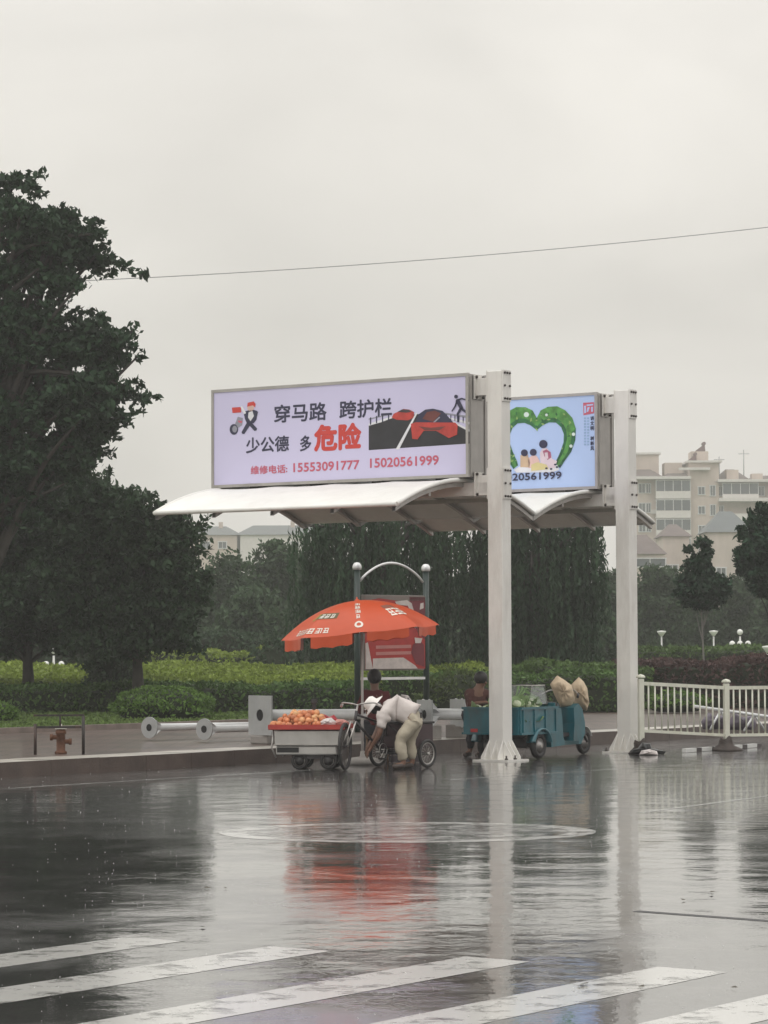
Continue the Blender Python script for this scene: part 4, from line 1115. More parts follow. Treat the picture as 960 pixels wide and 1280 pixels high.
# ================================================================ PEOPLE
def hand(J, E, wi, wrist, d, side, up, size=.085):
    """palm and five separate curled fingers added to the skeleton"""
    d = d.normalized(); up = up.normalized(); side = side.normalized()
    palm = wrist + d * size * .55; i0 = len(J)
    J.append((palm, (.032, .018))); E.append((wi, i0))
    for k, (o, ln) in enumerate(((-.030, .058), (-.010, .068), (.011, .064), (.030, .052))):
        a = palm + side * o + d * size * .35; b = a + d * ln * .55 - up * .012; c = b + d * ln * .35 - up * .026
        i = len(J); J += [(a, .010), (b, .009), (c, .007)]; E += [(i0, i), (i, i + 1), (i + 1, i + 2)]
    a = palm - side * .034 + d * .0; b = a - side * .018 + d * .028 - up * .01; c = b + d * .024 - up * .008
    i = len(J); J += [(a, .011), (b, .010), (c, .008)]; E += [(i0, i), (i, i + 1), (i + 1, i + 2)]
def head_extra(hc, f, up, r_=.1):
    """eyes, ears, nose and mouth joined into the body mesh; f = facing direction"""
    f = f.normalized(); s = f.cross(up).normalized(); u2 = s.cross(f).normalized()
    def ex(mb):
        M = Matrix((s, f, u2)).transposed()
        mb.ball(hc + f * r_ * .92 - u2 * r_ * .1, .018, 0, 8, (.8, 1.1, 1.5), M)
        for q in (-1, 1):
            mb.ball(hc + f * r_ * .84 + s * q * .034 + u2 * r_ * .08, .010, 1, 8)
            mb.ball(hc + s * q * r_ * .86, .028, 0, 8, (.35, .7, 1.1), M)
            mb.ball(hc + f * r_ * .84 + s * q * .034 + u2 * r_ * .26, .014, 1, 6, (1.3, .5, .3), M)
        mb.ball(hc + f * r_ * .86 - u2 * r_ * .48, .020, 2, 8, (1.3, .5, .4), M)
    return ex
LIP = mat('lips', (.20, .07, .06), .5)

# --- the man bending over the tricycle, facing left
YM = 39.55
base = Vector((X(508, YM), YM, 0))
t = thing('person', base, 0, 'man in white sun hat, pale shirt and khaki trousers bending down over the tricycle', 'person')
def pj(px, py, dy=0): return P(px, py, YM + dy) - base
kx = Vector((-1, 0, 0))
pel, wai, che, nek, hed, tip = pj(517, 897), pj(506, 887), pj(488, 885), pj(477, 884.5), pj(467, 884), pj(460, 888)
J = [(pel, (.10, .12)), (wai, (.09, .11)), (che, (.10, .13)), (nek, (.055, .055)), (hed, (.085, .095)), (tip, (.06, .07))]
E = [(0, 1), (1, 2), (2, 3), (3, 4), (4, 5)]
fl = lambda v, z: Vector((v.x, v.y, z))
for s, (hip, kn, an, to) in enumerate(((pj(517, 903, -.11), pj(499, 925, -.14), pj(505, 953, -.14), pj(490, 958, -.18)), (pj(519, 902, .11), pj(512, 927, .12), pj(516, 950, .12), pj(503, 955, .08)))):
    i = len(J); J += [(hip, .088), (kn, .062), (fl(an, .07), .042), (fl(to, .035), .034)]; E += [(0, i), (i, i + 1), (i + 1, i + 2), (i + 2, i + 3)]
for s, (sh, el_, wr) in enumerate(((pj(480, 893, -.18), pj(474, 918, -.2), pj(463, 936, -.1)), (pj(480, 892, .17), pj(471, 915, .16), pj(461, 932, .05)))):
    i = len(J); J += [(sh, .055), (el_, .038), (wr, .026)]; E += [(2, i), (i, i + 1), (i + 1, i + 2)]
    hand(J, E, i + 2, wr, Vector((-.5, .1, -.75)), Vector((0, 1, 0)), Vector((-.8, 0, .5)))
fdir = Vector((-.75, -.12, -.62)); upv = Vector((-.62, 0, .75))
skin('body', J, E, [SKIN, EYE, LIP], t, extra=head_extra(hed + Vector((-.02, 0, -.01)), fdir, upv, .1))
SHIRT = mat('pale_shirt', (.62, .56, .53), .8, var=.08, scale=4, bump=.4, bscale=14)
TROUS = mat('khaki_trousers', (.44, .39, .30), .85, var=.1, scale=4, bump=.4, bscale=12)
J = [(pj(518, 894), (.145, .175)), (wai, (.14, .17)), (pj(496, 885), (.145, .18)), (che, (.14, .185)), (pj(481, 886), (.085, .11))]
E = [(0, 1), (1, 2), (2, 3), (3, 4)]
for sh, el_ in ((pj(480, 893, -.18), pj(476, 911, -.2)), (pj(480, 892, .17), pj(474, 908, .165))):
    i = len(J); J += [(sh, .075), (el_, .062)]; E += [(3, i), (i, i + 1)]
skin('shirt', J, E, SHIRT, t, root=1)
J = [(pj(519, 898), (.15, .175)), (pj(512, 894), (.135, .165))]; E = [(0, 1)]
for (hip, kn, an) in ((pj(517, 903, -.11), pj(499, 925, -.14), pj(504, 951, -.14)), (pj(519, 902, .11), pj(512, 927, .12), pj(515, 949, .12))):
    i = len(J); J += [(hip, .108), (kn, .088), (fl(an, .10), .075)]; E += [(0, i), (i, i + 1), (i + 1, i + 2)]
skin('trousers', J, E, TROUS, t)
for (an, to) in ((pj(506, 953, -.14), pj(490, 958, -.18)), (pj(517, 950, .12), pj(502, 955, .08))):
    skin('shoe', [(fl(an, .055), .05), (fl(an.lerp(to, .5), .04), .046), (fl(to, .034), .04)], [(0, 1), (1, 2)], mat('brown_shoe', (.05, .035, .03), .5), t, root=1)
M = Matrix.Rotation(R(-52), 3, 'Y')
mb = MB(); mb.lathe([(.0, .105), (.06, .10), (.095, .07), (.102, .01), (.110, .0), (.180, -.035), (.182, -.042), (.108, -.012), (.095, 0)], hed + Vector((-.02, 0, .035)), M, seg=22)
mb.build('hat', mat('white_hat', (.80, .76, .72), .8), t)
mb = MB(); mb.ball(hed + Vector((.02, 0, 0)), .096, seg=12, sc3=(1, 1, 1)); mb.build('hair', HAIR, t)

# --- the person in dark red sitting under the umbrella, back to the camera
YW = 41.6
base = Vector((X(470, YW), YW, 0))
t = thing('person', base, 0, 'person in dark red top with black hair sitting under the orange umbrella', 'person')
def pw(px, py, dy=0): return P(px, py, YW + dy) - base
pel, che, nek, hed = pw(471, 908), pw(469, 873), pw(468, 859), pw(468, 848)
J = [(pel, (.12, .10)), (pw(470, 890), (.10, .085)), (che, (.12, .085)), (nek, .052), (hed, (.085, .09)), (hed + Vector((0, 0, .08)), .06)]
E = [(0, 1), (1, 2), (2, 3), (3, 4), (4, 5)]
for q in (-1, 1):
    i = len(J); J += [(pel + Vector((q * .1, .02, -.03)), .085), (pel + Vector((q * .14, .40, .0)), .06), (pel + Vector((q * .13, .42, -pel.z + .08)), .04), (pel + Vector((q * .15, .56, -pel.z + .035)), .035)]
    E += [(0, i), (i, i + 1), (i + 1, i + 2), (i + 2, i + 3)]
    sh = che + Vector((q * .17, 0, .06)); el_ = sh + Vector((q * .06, .08, -.26)); wr = el_ + Vector((-q * .06, .2, .02))
    i = len(J); J += [(sh, .05), (el_, .036), (wr, .026)]; E += [(2, i), (i, i + 1), (i + 1, i + 2)]
    hand(J, E, i + 2, wr, Vector((-q * .2, .9, -.1)), Vector((1, 0, 0)), Vector((0, 0, 1)))
skin('body', J, E, [SKIN, EYE, LIP], t, extra=head_extra(hed, Vector((-.4, .9, 0)), Vector((0, 0, 1)), .095))
DRED = mat('dark_red_cloth', (.115, .018, .020), .85, var=.12, bump=.4, bscale=14)
J = [(pel, (.155, .14)), (pw(470, 890), (.15, .13)), (che, (.19, .14)), (pw(468, 863), .09)]; E = [(0, 1), (1, 2), (2, 3)]
for q in (-1, 1):
    sh = che + Vector((q * .17, 0, .06)); el_ = sh + Vector((q * .06, .08, -.26)); wr = el_ + Vector((-q * .05, .16, .02))
    i = len(J); J += [(sh, .066), (el_, .052), (wr, .042)]; E += [(2, i), (i, i + 1), (i + 1, i + 2)]
skin('jacket', J, E, DRED, t, root=1)
J = [(pel, (.15, .135))]; E = []
for q in (-1, 1):
    i = len(J); J += [(pel + Vector((q * .1, .02, -.03)), .098), (pel + Vector((q * .14, .40, .0)), .075), (pel + Vector((q * .13, .42, -pel.z + .12)), .06)]; E += [(0, i), (i, i + 1), (i + 1, i + 2)]
skin('trousers', J, E, mat('dark_trousers', (.02, .02, .026), .8), t)
mb = MB(); mb.ball(hed + Vector((.0, -.018, .028)), .108, seg=16, sc3=(.98, 1, 1.05)); mb.ball(hed + Vector((.0, -.09, .0)), .05, seg=10); mb.build('hair', HAIR, t)
zs = (pel.z - .12)
t2 = thing('stool', base + Vector((0, 0, 0)), 0, 'small wooden stool under the person in dark red', 'stool')
WOOD = mat('worn_wood', (.16, .10, .06), .6, var=.2)
MB().box((0, 0, zs - .03), (.34, .28, .04), bev=.008).build('seat', WOOD, t2)
for qx in (-1, 1):
    for qy in (-1, 1): MB().tube([(qx * .14, qy * .11, zs - .05), (qx * .16, qy * .13, 0)], .016, 8).build('leg', WOOD, t2)

# --- the person behind the truck bed
YT = 43.85
base = Vector((X(596, YT), YT, 0))
t = thing('person', base, 0, 'person in dark brown top leaning over the vegetables behind the green truck bed', 'person')
def pt_(px, py, dy=0): return P(px, py, YT + dy) - base
pel, che, nek, hed = pt_(592, 893), pt_(597, 869), pt_(600, 858, -.03), pt_(602, 850, -.05)
J = [(pel, (.11, .10)), (pt_(594, 882), (.10, .085)), (che, (.12, .09)), (nek, .052), (hed, (.085, .09)), (hed + Vector((.02, 0, .07)), .06)]
E = [(0, 1), (1, 2), (2, 3), (3, 4), (4, 5)]
legs = []
for q, fx in ((-1, 588), (1, 603)):
    hip = pel + Vector((q * .10, 0, -.05)); an = fl(pt_(fx, 945, -.05 * q), .08); kn = hip.lerp(an, .5) + Vector((.03, -.02, 0)); to = an + Vector((-.10, -.12, -.045))
    legs.append((hip, kn, an, to)); i = len(J); J += [(hip, .085), (kn, .058), (an, .04), (to, .034)]; E += [(0, i), (i, i + 1), (i + 1, i + 2), (i + 2, i + 3)]
arms = []
for q in (-1, 1):
    sh = che + Vector((q * .16, 0, .03)); el_ = sh + Vector((.10 + q * .02, -.10, -.16)); wr = el_ + Vector((.20, -.12, .03))
    arms.append((sh, el_, wr)); i = len(J); J += [(sh, .05), (el_, .036), (wr, .026)]; E += [(2, i), (i, i + 1), (i + 1, i + 2)]
    hand(J, E, i + 2, wr, Vector((.9, -.3, -.3)), Vector((.3, .9, 0)), Vector((0, 0, 1)))
skin('body', J, E, [SKIN, EYE, LIP], t, extra=head_extra(hed, Vector((.7, -.5, -.45)), Vector((0, 0, 1)), .095))
J = [(pel, (.15, .135)), (pt_(594, 882), (.15, .13)), (che, (.19, .145)), (pt_(600, 861), .09)]; E = [(0, 1), (1, 2), (2, 3)]
for sh, el_, wr in arms: i = len(J); J += [(sh, .065), (el_, .05)]; E += [(2, i), (i, i + 1)]
skin('shirt', J, E, mat('dark_brown_cloth', (.085, .032, .026), .85, var=.12, bump=.4, bscale=14), t, root=1)
J = [(pel, (.145, .13))]; E = []
for hip, kn, an, to in legs: i = len(J); J += [(hip, .098), (kn, .075), (an + Vector((0, 0, .03)), .06)]; E += [(0, i), (i, i + 1), (i + 1, i + 2)]
skin('trousers', J, E, mat('dark_trousers', (.02, .02, .026), .8), t)
for hip, kn, an, to in legs: skin('shoe', [(fl(an, .055), .05), (fl(an.lerp(to, .5), .04), .045), (fl(to, .036), .04)], [(0, 1), (1, 2)], mat('brown_shoe', (.05, .035, .03), .5), t, root=1)
MB().ball(hed + Vector((-.012, .012, .03)), .106, seg=16).build('hair', HAIR, t)

# ================================================================ GREEN CARGO TRICYCLE TRUCK
TEAL = mat('teal_paint', (.005, .105, .135), .3, var=.25, scale=2.8, dirt=((.055, .040, .030), .8), coat=.35, bump=.25, bscale=5)
TEALD = mat('teal_paint_inner', (.012, .06, .07), .5, var=.2)
TRZ = PI / 2 - TH
org = Vector((1.90, 43.25, 0))
t = thing('cargo_tricycle', org, TRZ, 'teal three-wheeled cargo truck with vegetables on its open bed behind the nearer post', 'tricycle truck')
mb = MB(); mb.box((-.04, 0, .44), (1.02, .96, .03)); mb.build('bed_floor', TEALD, t)
bs = .77
for (nm, c, d) in (('side_panel', (-.04, -.49, .57), (1.04, .025, .40)), ('side_panel', (-.04, .49, .57), (1.04, .025, .40)), ('tailgate', (-.56, 0, .57), (.025, .955, .40)), ('front_panel', (.475, 0, .60), (.025, .955, .46))):
    pn = MB().box(c, d, bev=.006).build(nm, TEAL, t)
    mb = MB()
    if d[0] > .5:
        sy = 1 if c[1] > 0 else -1
        mb.box((c[0], c[1] + .012 * sy, bs - .01), (1.06, .05, .035)); mb.box((c[0], c[1] + .02 * sy, .385), (1.06, .03, .03))
        for xx in (-.5, -.18, .14, .44): mb.box((xx, c[1] + .02 * sy, .57), (.025, .02, .33))
    else:
        sx = -1 if c[0] < 0 else 1
        mb.box((c[0] + .012 * sx, 0, bs - .01), (.04, .94, .035)); mb.box((c[0] + .02 * sx, 0, .385), (.03, .94, .03))
    mb.build('pressed_edge', TEAL, pn)
# arched mudguards over the rear wheels
for q in (-1, 1):
    mb = MB(); pts = [(math.cos(a) * .26, math.sin(a) * .26 + .20) for a in [R(15 + 150 * k / 12) for k in range(13)]]
    vs = []; fs = []
    for k, (x, z) in enumerate(pts):
        vs += [(x, q * .40, z), (x, q * .56, z), (x * .93, q * .40, z - .02), (x * .93, q * .56, z - .02)]
        if k: a = 4 * (k - 1); fs += [(a, a + 1, a + 5, a + 4), (a + 2, a + 6, a + 7, a + 3), (a + 1, a + 3, a + 7, a + 5), (a, a + 4, a + 6, a + 2)]
    mb.add(vs, fs, 0, True).build('mudguard', TEAL, t)
CAP = mat('hub_grey', (.34, .32, .31), .35, .5)
for q in (-1, 1): wheel(t, (0, q * .46, .20), .20, .095, 0, spokes=6, disc_m=CAP if q > 0 else CAP)
wheel(t, (2.06, -.04, .195), .195, .085, 0, spokes=6, disc_m=CAP)
mb = MB(); mb.tube([(0, -.4, .2), (0, .4, .2)], .035, 8); mb.build('axle', DARKM, t)
mb = MB()
for q in (-.22, .22): mb.box((.7, q, .33), (2.2, .05, .06))
for xx in (-.3, .3, .9, 1.4): mb.box((xx, 0, .33), (.05, .42, .05))
mb.build('chassis', DARKM, t)
mb = MB(); mb.box((.10, -.18, .24), (.34, .24, .16), bev=.02); mb.build('battery_box', DARKM, t)
# driver's part: seat box, step, front shield
mb = MB(); mb.extr([(.50, .16), (.50, .74), (.80, .74), (.83, .60), (.86, .30), (.90, .24), (.90, .18)], .78, (0, 0, 0)); mb.build('seat_box', TEAL, t)
mb = MB(); mb.extr([(.90, .18), (.90, .235), (1.36, .235), (1.36, .18)], .74); mb.build('footboard', TEALD, t)
mb = MB(); mb.extr([(1.26, .18), (1.30, .50), (1.28, .74), (1.42, .80), (1.54, .72), (1.62, .50), (1.62, .34), (1.50, .18)], .66); fs_ = mb.build('front_shield', TEAL, t)
mb = MB(); mb.lathe([(.0, .03), (.06, .02), (.075, 0), (.075, -.05)], (1.64, 0, .62), Matrix.Rotation(PI / 2, 3, 'Y'), seg=14); mb.build('headlight', mat('lamp_glass', (.6, .6, .58), .15), fs_)
for q in (-1, 1): MB().box((1.60, q * .27, .58), (.03, .09, .06), bev=.01).build('indicator', mat('amber_lens', (.5, .16, .02), .3), fs_)
mb = MB()
for k in range(12):
    a0_, a1_ = R(20 + 130 * k / 12), R(20 + 130 * (k + 1) / 12)
    pa = [(2.06 + .235 * math.cos(a_), .195 + .235 * math.sin(a_)) for a_ in (a0_, a1_)]; pb = [(2.06 + .245 * math.cos(a_), .195 + .245 * math.sin(a_)) for a_ in (a0_, a1_)]
    for (p_, q_) in ((pa, 1),): mb.add([(p_[0][0], -.07, p_[0][1]), (p_[0][0], .07, p_[0][1]), (p_[1][0], .07, p_[1][1]), (p_[1][0], -.07, p_[1][1]), (pb[0][0], -.07, pb[0][1]), (pb[0][0], .07, pb[0][1]), (pb[1][0], .07, pb[1][1]), (pb[1][0], -.07, pb[1][1])], [(0, 1, 2, 3), (4, 7, 6, 5), (0, 3, 7, 4), (1, 5, 6, 2)])
mb.build('front_mudguard', mat('pale_mudguard', (.62, .62, .60), .35), t)
mb = MB()
for q in (-.07, .07): mb.tube([(2.06, q - .04, .195), (1.74, q, .62)], .022, 8)
mb.tube([(1.72, 0, .60), (1.52, 0, .98)], .025, 8); mb.build('fork', DARKM, t)
mb = MB(); mb.tube(crm([(1.40, -.34, .93), (1.50, -.2, 1.0), (1.52, 0, .98), (1.50, .2, 1.0), (1.40, .34, .93)], 5), .014, 8); hb = mb.build('handlebar', CHROME, t)
for q in (-1, 1): MB().tube([(1.33, q * .37, .90), (1.42, q * .33, .94)], .021, 8).build('grip', RUBBER, hb)
mb = MB(); mb.box((.66, 0, .79), (.34, .62, .09), bev=.03); mb.build('seat', RUBBER, t)
MB().box((-.577, -.30, .43), (.012, .12, .05)).build('tail_lamp', mat('red_lens', (.35, .02, .02), .3), t)
MB().box((-.577, .30, .43), (.012, .12, .05)).build('tail_lamp', mat('red_lens', (.35, .02, .02), .3), t)

Mtr = Matrix.Translation(org) @ Matrix.Rotation(TRZ, 4, 'Z')
def TW(x, y, z): return Mtr @ Vector((x, y, z))
# vegetables: leafy cabbages lying in the bed, one mesh shared by every copy
GRV = mat('cabbage_green', (.20, .30, .13), .55, var=.3, scale=12); PALEV = mat('cabbage_pale', (.50, .55, .38), .55, var=.2, scale=10)
def cabbage_mesh():
    mb = MB(); mb.ball((0, 0, 0), .085, 1, 12, jit=.05)
    for k in range(7):
        a = 2 * PI * k / 7; c_, s_ = math.cos(a), math.sin(a); vs = []
        for i in range(4):
            for j in range(3):
                rr_ = .05 + .03 * i; z = -.05 + .052 * i - .006 * i * i; w__ = (.05, .07, .06, .02)[i] * (j - 1)
                vs.append((c_ * rr_ - s_ * w__, s_ * rr_ + c_ * w__, z - abs(j - 1) * -.012))
        mb.add(vs, [(i * 3 + j, i * 3 + j + 1, i * 3 + j + 4, i * 3 + j + 3) for i in range(3) for j in range(2)], 0, True)
    return mb
cab0 = cabbage_mesh().build('cabbage', [GRV, PALEV], fix=False)
rr = random.Random(9)
first = True
for row in range(3):
    for k in range(7 - row):
        for jj in range(3 if row < 2 else 2):
            o = cab0 if first else cab0.copy()
            if not first: C.objects.link(o)
            first = False
            o.location = TW(-.46 + row * .05 + k * .135 + rr.uniform(-.02, .02), -.34 + jj * .33 + rr.uniform(-.05, .05) + row * .03, .60 + row * .105 + rr.uniform(-.01, .01))
            o.rotation_euler = (rr.uniform(-.8, .8), rr.uniform(-.8, .8), rr.uniform(0, 6)); o.scale = (rr.uniform(.8, 1.15),) * 3
            tag(o, 'green and pale cabbage in the heap on the teal truck bed', 'cabbage', 'cabbages on the truck bed')
# leek bundles sticking up and a clear plastic windscreen-like cover
for i, (x, y, z) in enumerate(((-.2, -.2, .86), (.12, .1, .90))):
    mb = MB()
    for k in range(12):
        a = rr.uniform(-.3, .3); b = rr.uniform(-.25, .25); mb.tube([(rr.uniform(-.03, .03), rr.uniform(-.04, .04), 0), (.22 + a * .2, b * .4, .10 + .1 * rr.random()), (.42, b, .06 + a * .3)], [.012, .010, .004], 5)
    o = mb.build('leek_bundle', mat('leek_green', (.16, .26, .10), .5, var=.3)); o.location = TW(x, y, z); o.rotation_euler = (0, -.15, TRZ + i)
    tag(o, ('bundle of green leeks lying on the cabbages, nearer the tailgate', 'bundle of green leeks lying on the cabbages, nearer the seat')[i], 'leeks', 'leek bundles')
t = thing('display_case', TW(.24, -.15, .79), TRZ, 'clear slanting plastic case standing on the truck bed before the seat', 'display case')
CLEAR = mat('clear_plastic', (.75, .78, .78), .08, alpha=.28, var=.05)
fr = [(-.34, .02), (.22, .02), (.14, .30), (-.22, .30)]
for q in (-.2, .2):
    mb = MB(); pts = [(x, q, z) for x, z in fr]; mb.tube(pts, .009, 6, closed=True); mb.build('frame', CHROME, t)
mb = MB()
for x, z in fr: mb.tube([(x, -.2, z), (x, .2, z)], .009, 6)
mb.build('crossbar', CHROME, t)
for q in (-.2, .2): mb = MB(); mb.add([(x, q * .96, z) for x, z in fr], [(0, 1, 2, 3)]); mb.build('pane', CLEAR, t)
mb = MB(); mb.add([(.22, -.2, .02), (.22, .2, .02), (.14, .2, .30), (.14, -.2, .30)], [(0, 1, 2, 3)]); mb.build('pane', CLEAR, t)
# two pointed beige woven sacks on the seat
SACK = mat('beige_sack', (.58, .46, .32), .75, var=.2, scale=5, bump=.5, bscale=18)
for (poly, Yd, lab) in (([(612, 265), (655, 212), (700, 240), (742, 272), (762, 345), (745, 405), (680, 410), (640, 335)], 44.3, 'pointed beige sack on the truck seat, the left one with its top folded over'),
                        ([(738, 268), (785, 222), (815, 250), (836, 290), (848, 380), (832, 425), (762, 410), (748, 330)], 44.75, 'pointed beige sack on the truck seat, the right one standing upright')):
    pts = [P(560 + a / 4.8, 800 + b / 4.8, Yd) for a, b in poly]; c = Vector((sum(p.x for p in pts) / len(pts), Yd, min(p.z for p in pts)))
    mb = MB(); puff(mb, [((p.x - c.x), p.z - c.z) for p in pts], .17, jit=.25)
    o = mb.build('sack', SACK); o.location = c; tag(o, lab, 'sack', 'sacks on the truck seat')
# ================================================================ FRUIT STALL CART
YC = 39.7
org = Vector((X(388, YC), YC, 0))
CRZ = R(-7)
t = thing('stall_cart', org, CRZ, 'stainless steel stall cart with red-edged tray of fruit under the umbrella', 'cart')
mb = MB(); mb.box((0, 0, .43), (.90, .72, .20), bev=.008); cb = mb.build('cabinet', STEEL, t)
mb = MB(); mb.box((-.02, 0, .265), (.84, .66, .13), bev=.02); mb.build('lower_box', STEEL, t)
mb = MB(); mb.box((-.27, -.333, .27), (.30, .012, .07)); mb.build('slot_plate', mat('slot_shade', (.012, .012, .012), .6), cb)  # black plate painted as the shade inside a slot
mb = MB()
for zz in (.345, .52): mb.box((0, -.362, zz), (.92, .012, .014))
mb.build('trim', CHROME, cb)
TRAYR = mat('red_tray', (.42, .045, .035), .4, var=.15, scale=4)
mb = MB(); mb.box((0, 0, .56), (1.06, .86, .03), bev=.01)
for q in (-1, 1): mb.box((0, q * .42, .59), (1.06, .02, .05)); mb.box((q * .52, 0, .59), (.02, .82, .05))
mb.build('tray', TRAYR, t)
mb = MB()
for q in (-1, 1): mb.tube([(-.47, q * .3, .55), (-.50, q * .3, .30), (-.44, q * .3, .16)], .012, 8)
mb.build('side_rail', CHROME, t)
for (x, y) in ((-.12, -.26), (.28, -.26), (-.12, .26), (.28, .26)):
    wheel(t, (x, y, .12), .12, .05, 0, spokes=5, disc_m=RUBBER)
for q in (-1, 1): MB().box((.08, q * .26, .17), (.55, .03, .05)).build('axle_bracket', DARKM, t)
Mc = Matrix.Translation(org) @ Matrix.Rotation(CRZ, 4, 'Z')
# fruit: each peach an object
PCH = mat('peach_skin', (.60, .27, .12), .5, var=.3, scale=14)
nt5 = PCH.node_tree; b5 = nt5.nodes['Principled BSDF']; src5 = b5.inputs['Base Color'].links[0].from_socket
oi = nt5.nodes.new('ShaderNodeObjectInfo'); cr5 = nt5.nodes.new('ShaderNodeValToRGB'); nt5.links.new(oi.outputs['Random'], cr5.inputs[0])
cr5.color_ramp.elements[0].color = (.75, .55, .5, 1); cr5.color_ramp.elements[1].color = (1.15, 1.5, 1.6, 1); e5 = cr5.color_ramp.elements.new(.5); e5.color = (1.05, .85, .8, 1)
mx5 = nt5.nodes.new('ShaderNodeMix'); mx5.data_type = 'RGBA'; mx5.blend_type = 'MULTIPLY'; mx5.inputs['Factor'].default_value = 1
nt5.links.new(src5, mx5.inputs['A']); nt5.links.new(cr5.outputs[0], mx5.inputs['B']); nt5.links.new(mx5.outputs['Result'], b5.inputs['Base Color'])
pe = MB()
n = 12
prof_ = [(0, .030), (.008, .034), (.022, .032), (.034, .016), (.037, 0), (.033, -.018), (.020, -.031), (0, -.035)]
pe.lathe(prof_, seg=12); pe.tube([(0, 0, .028), (.003, 0, .042)], .003, 5)
p0 = pe.build('peach', PCH); first = True
rr = random.Random(4)
def place_peach(x, y, z, lab, s=1.0):
    global first
    o = p0 if first else p0.copy()
    if not first: C.objects.link(o)
    first = False
    o.location = Mc @ Vector((x, y, z)); o.rotation_euler = (rr.uniform(-1, 1), rr.uniform(-1, 1), rr.uniform(0, 6)); o.scale = (s * rr.uniform(.85, 1.35),) * 3
    tag(o, lab, 'peach', 'peaches heaped on the steel cart')
lay = 0
for lay in range(4):
    rx, ry = .40 - .075 * lay, .34 - .06 * lay
    stp = .082
    ny_ = int(ry * 2 / stp); nx_ = int(rx * 2 / stp)
    for i in range(nx_ + 1):
        for j in range(ny_ + 1):
            x = -rx + i * stp + (lay % 2) * .03; y = -ry + j * stp
            if (x / rx) ** 2 + (y / ry) ** 2 > 1.15: continue
            if lay < 4 and (x / (rx - .11)) ** 2 + (y / max(.02, ry - .11)) ** 2 < .8: continue    # inside the heap, never seen
            place_peach(x - .10 + rr.uniform(-.02, .02), y + rr.uniform(-.018, .018), .615 + lay * .050 + rr.uniform(-.012, .010), 'orange peach in the heap on the steel cart')
# things on the right of the tray
t = thing('kitchen_scale', Mc @ Vector((.02, .16, .60)), 0, 'small dark scale sticking up behind the peach heap', 'scale')
MB().box((0, 0, .16), (.05, .04, .30), bev=.01).build('column', DARKM, t); MB().box((0, 0, .02), (.16, .14, .04), bev=.01).build('base', DARKM, t); MB().box((0, -.02, .32), (.09, .03, .06), bev=.01).build('display', DARKM, t)
o = puff(MB(), [(-.13, 0), (.12, 0), (.15, .07), (.08, .15), (.02, .12), (-.06, .16), (-.14, .08)], .10, jit=.3).build('plastic_bag', mat('red_bag', (.40, .025, .035), .35, var=.2, scale=9)); o.location = Mc @ Vector((.22, .12, .59)); tag(o, 'crumpled red plastic bag at the right end of the fruit tray', 'bag')
o = puff(MB(), [(-.10, 0), (.10, 0), (.12, .06), (.05, .12), (-.05, .10), (-.12, .05)], .08, jit=.3).build('plastic_bag', mat('white_bag', (.66, .60, .58), .35, var=.2, scale=9)); o.location = Mc @ Vector((.26, -.22, .59)); tag(o, 'small white plastic bag before the red one on the fruit tray', 'bag')
o = puff(MB(), [(-.09, 0), (.10, 0), (.11, .05), (.03, .09), (-.06, .09), (-.11, .04)], .07, jit=.3).build('plastic_bag', mat('pink_bag', (.62, .28, .24), .4, var=.2, scale=9)); o.location = Mc @ Vector((.42, .0, .59)); tag(o, 'pinkish bag on the far right corner of the fruit tray', 'bag')

# ================================================================ PEDAL TRICYCLE BEING REPAIRED
am = Vector((.245, 40.10, 0)); HR = R(232)
t = thing('pedal_tricycle', am, HR, 'dark old pedal tricycle being repaired, its large front wheel beside the cart', 'tricycle')
for q in (-1, 1): wheel(t, (0, q * .43, .20), .20, .05, 0, spokes=20, hub=.03)
fw = (1.25, -.02, .325)
wheel(t, fw, .325, .044, R(24), spokes=28, hub=.025, rim_m=DARKM)
mb = MB(); mb.tube([(0, -.42, .2), (0, .42, .2)], .016, 8)
mb.tube([(0, 0, .2), (.50, 0, .26)], .016, 8)                       # chain stay
mb.tube([(.50, 0, .26), (.34, 0, .72)], .017, 8)                    # seat tube
mb.tube([(.50, 0, .26), (1.05, 0, .66)], .019, 8); mb.tube([(.38, 0, .60), (1.03, 0, .75)], .016, 8)
mb.tube([(0, -.3, .2), (.36, 0, .62)], .012, 8); mb.tube([(0, .3, .2), (.36, 0, .62)], .012, 8)
mb.tube([(1.02, 0, .80), (1.07, 0, .62)], .022, 8); mb.build('frame', DARKM, t)
Mf = Matrix.Rotation(R(24), 3, 'Z')
mb = MB()
for q in (-.035, .035): mb.tube([Vector(fw) + Mf @ Vector((0, q, 0)), Vector((1.08, 0, .60)) + Mf @ Vector((.03, q, .06))], .011, 8)
mb.tube([(1.08, 0, .62), (1.0, 0, .88)], .014, 8); mb.build('fork', CHROME, t)
mb = MB(); mb.tube(crm([Vector((1.0, 0, .88)) + Mf @ Vector(v) for v in ((-.16, -.27, -.01), (-.04, -.22, .03), (.03, -.08, .02), (0, 0, 0), (.03, .08, .02), (-.04, .22, .03), (-.16, .27, -.01))], 5), .011, 8); hb = mb.build('handlebar', CHROME, t)
for q in (-1, 1): MB().tube([Vector((1.0, 0, .88)) + Mf @ Vector((-.20, q * .28, -.02)), Vector((1.0, 0, .88)) + Mf @ Vector((-.10, q * .245, .01))], .02, 8).build('grip', mat('white_grip', (.65, .62, .6), .5), hb)
mb = MB(); mb.extr([(-.14, 0), (.14, .0), (.12, .05), (-.13, .07)], .14, (.34, 0, .74)); mb.build('saddle', RUBBER, t)
mb = MB(); mb.tube([Vector((.50, math.cos(0) * .05, .26)) + Vector((.085 * math.cos(2 * PI * k / 20), 0, .085 * math.sin(2 * PI * k / 20))) for k in range(20)], .006, 6, closed=True)
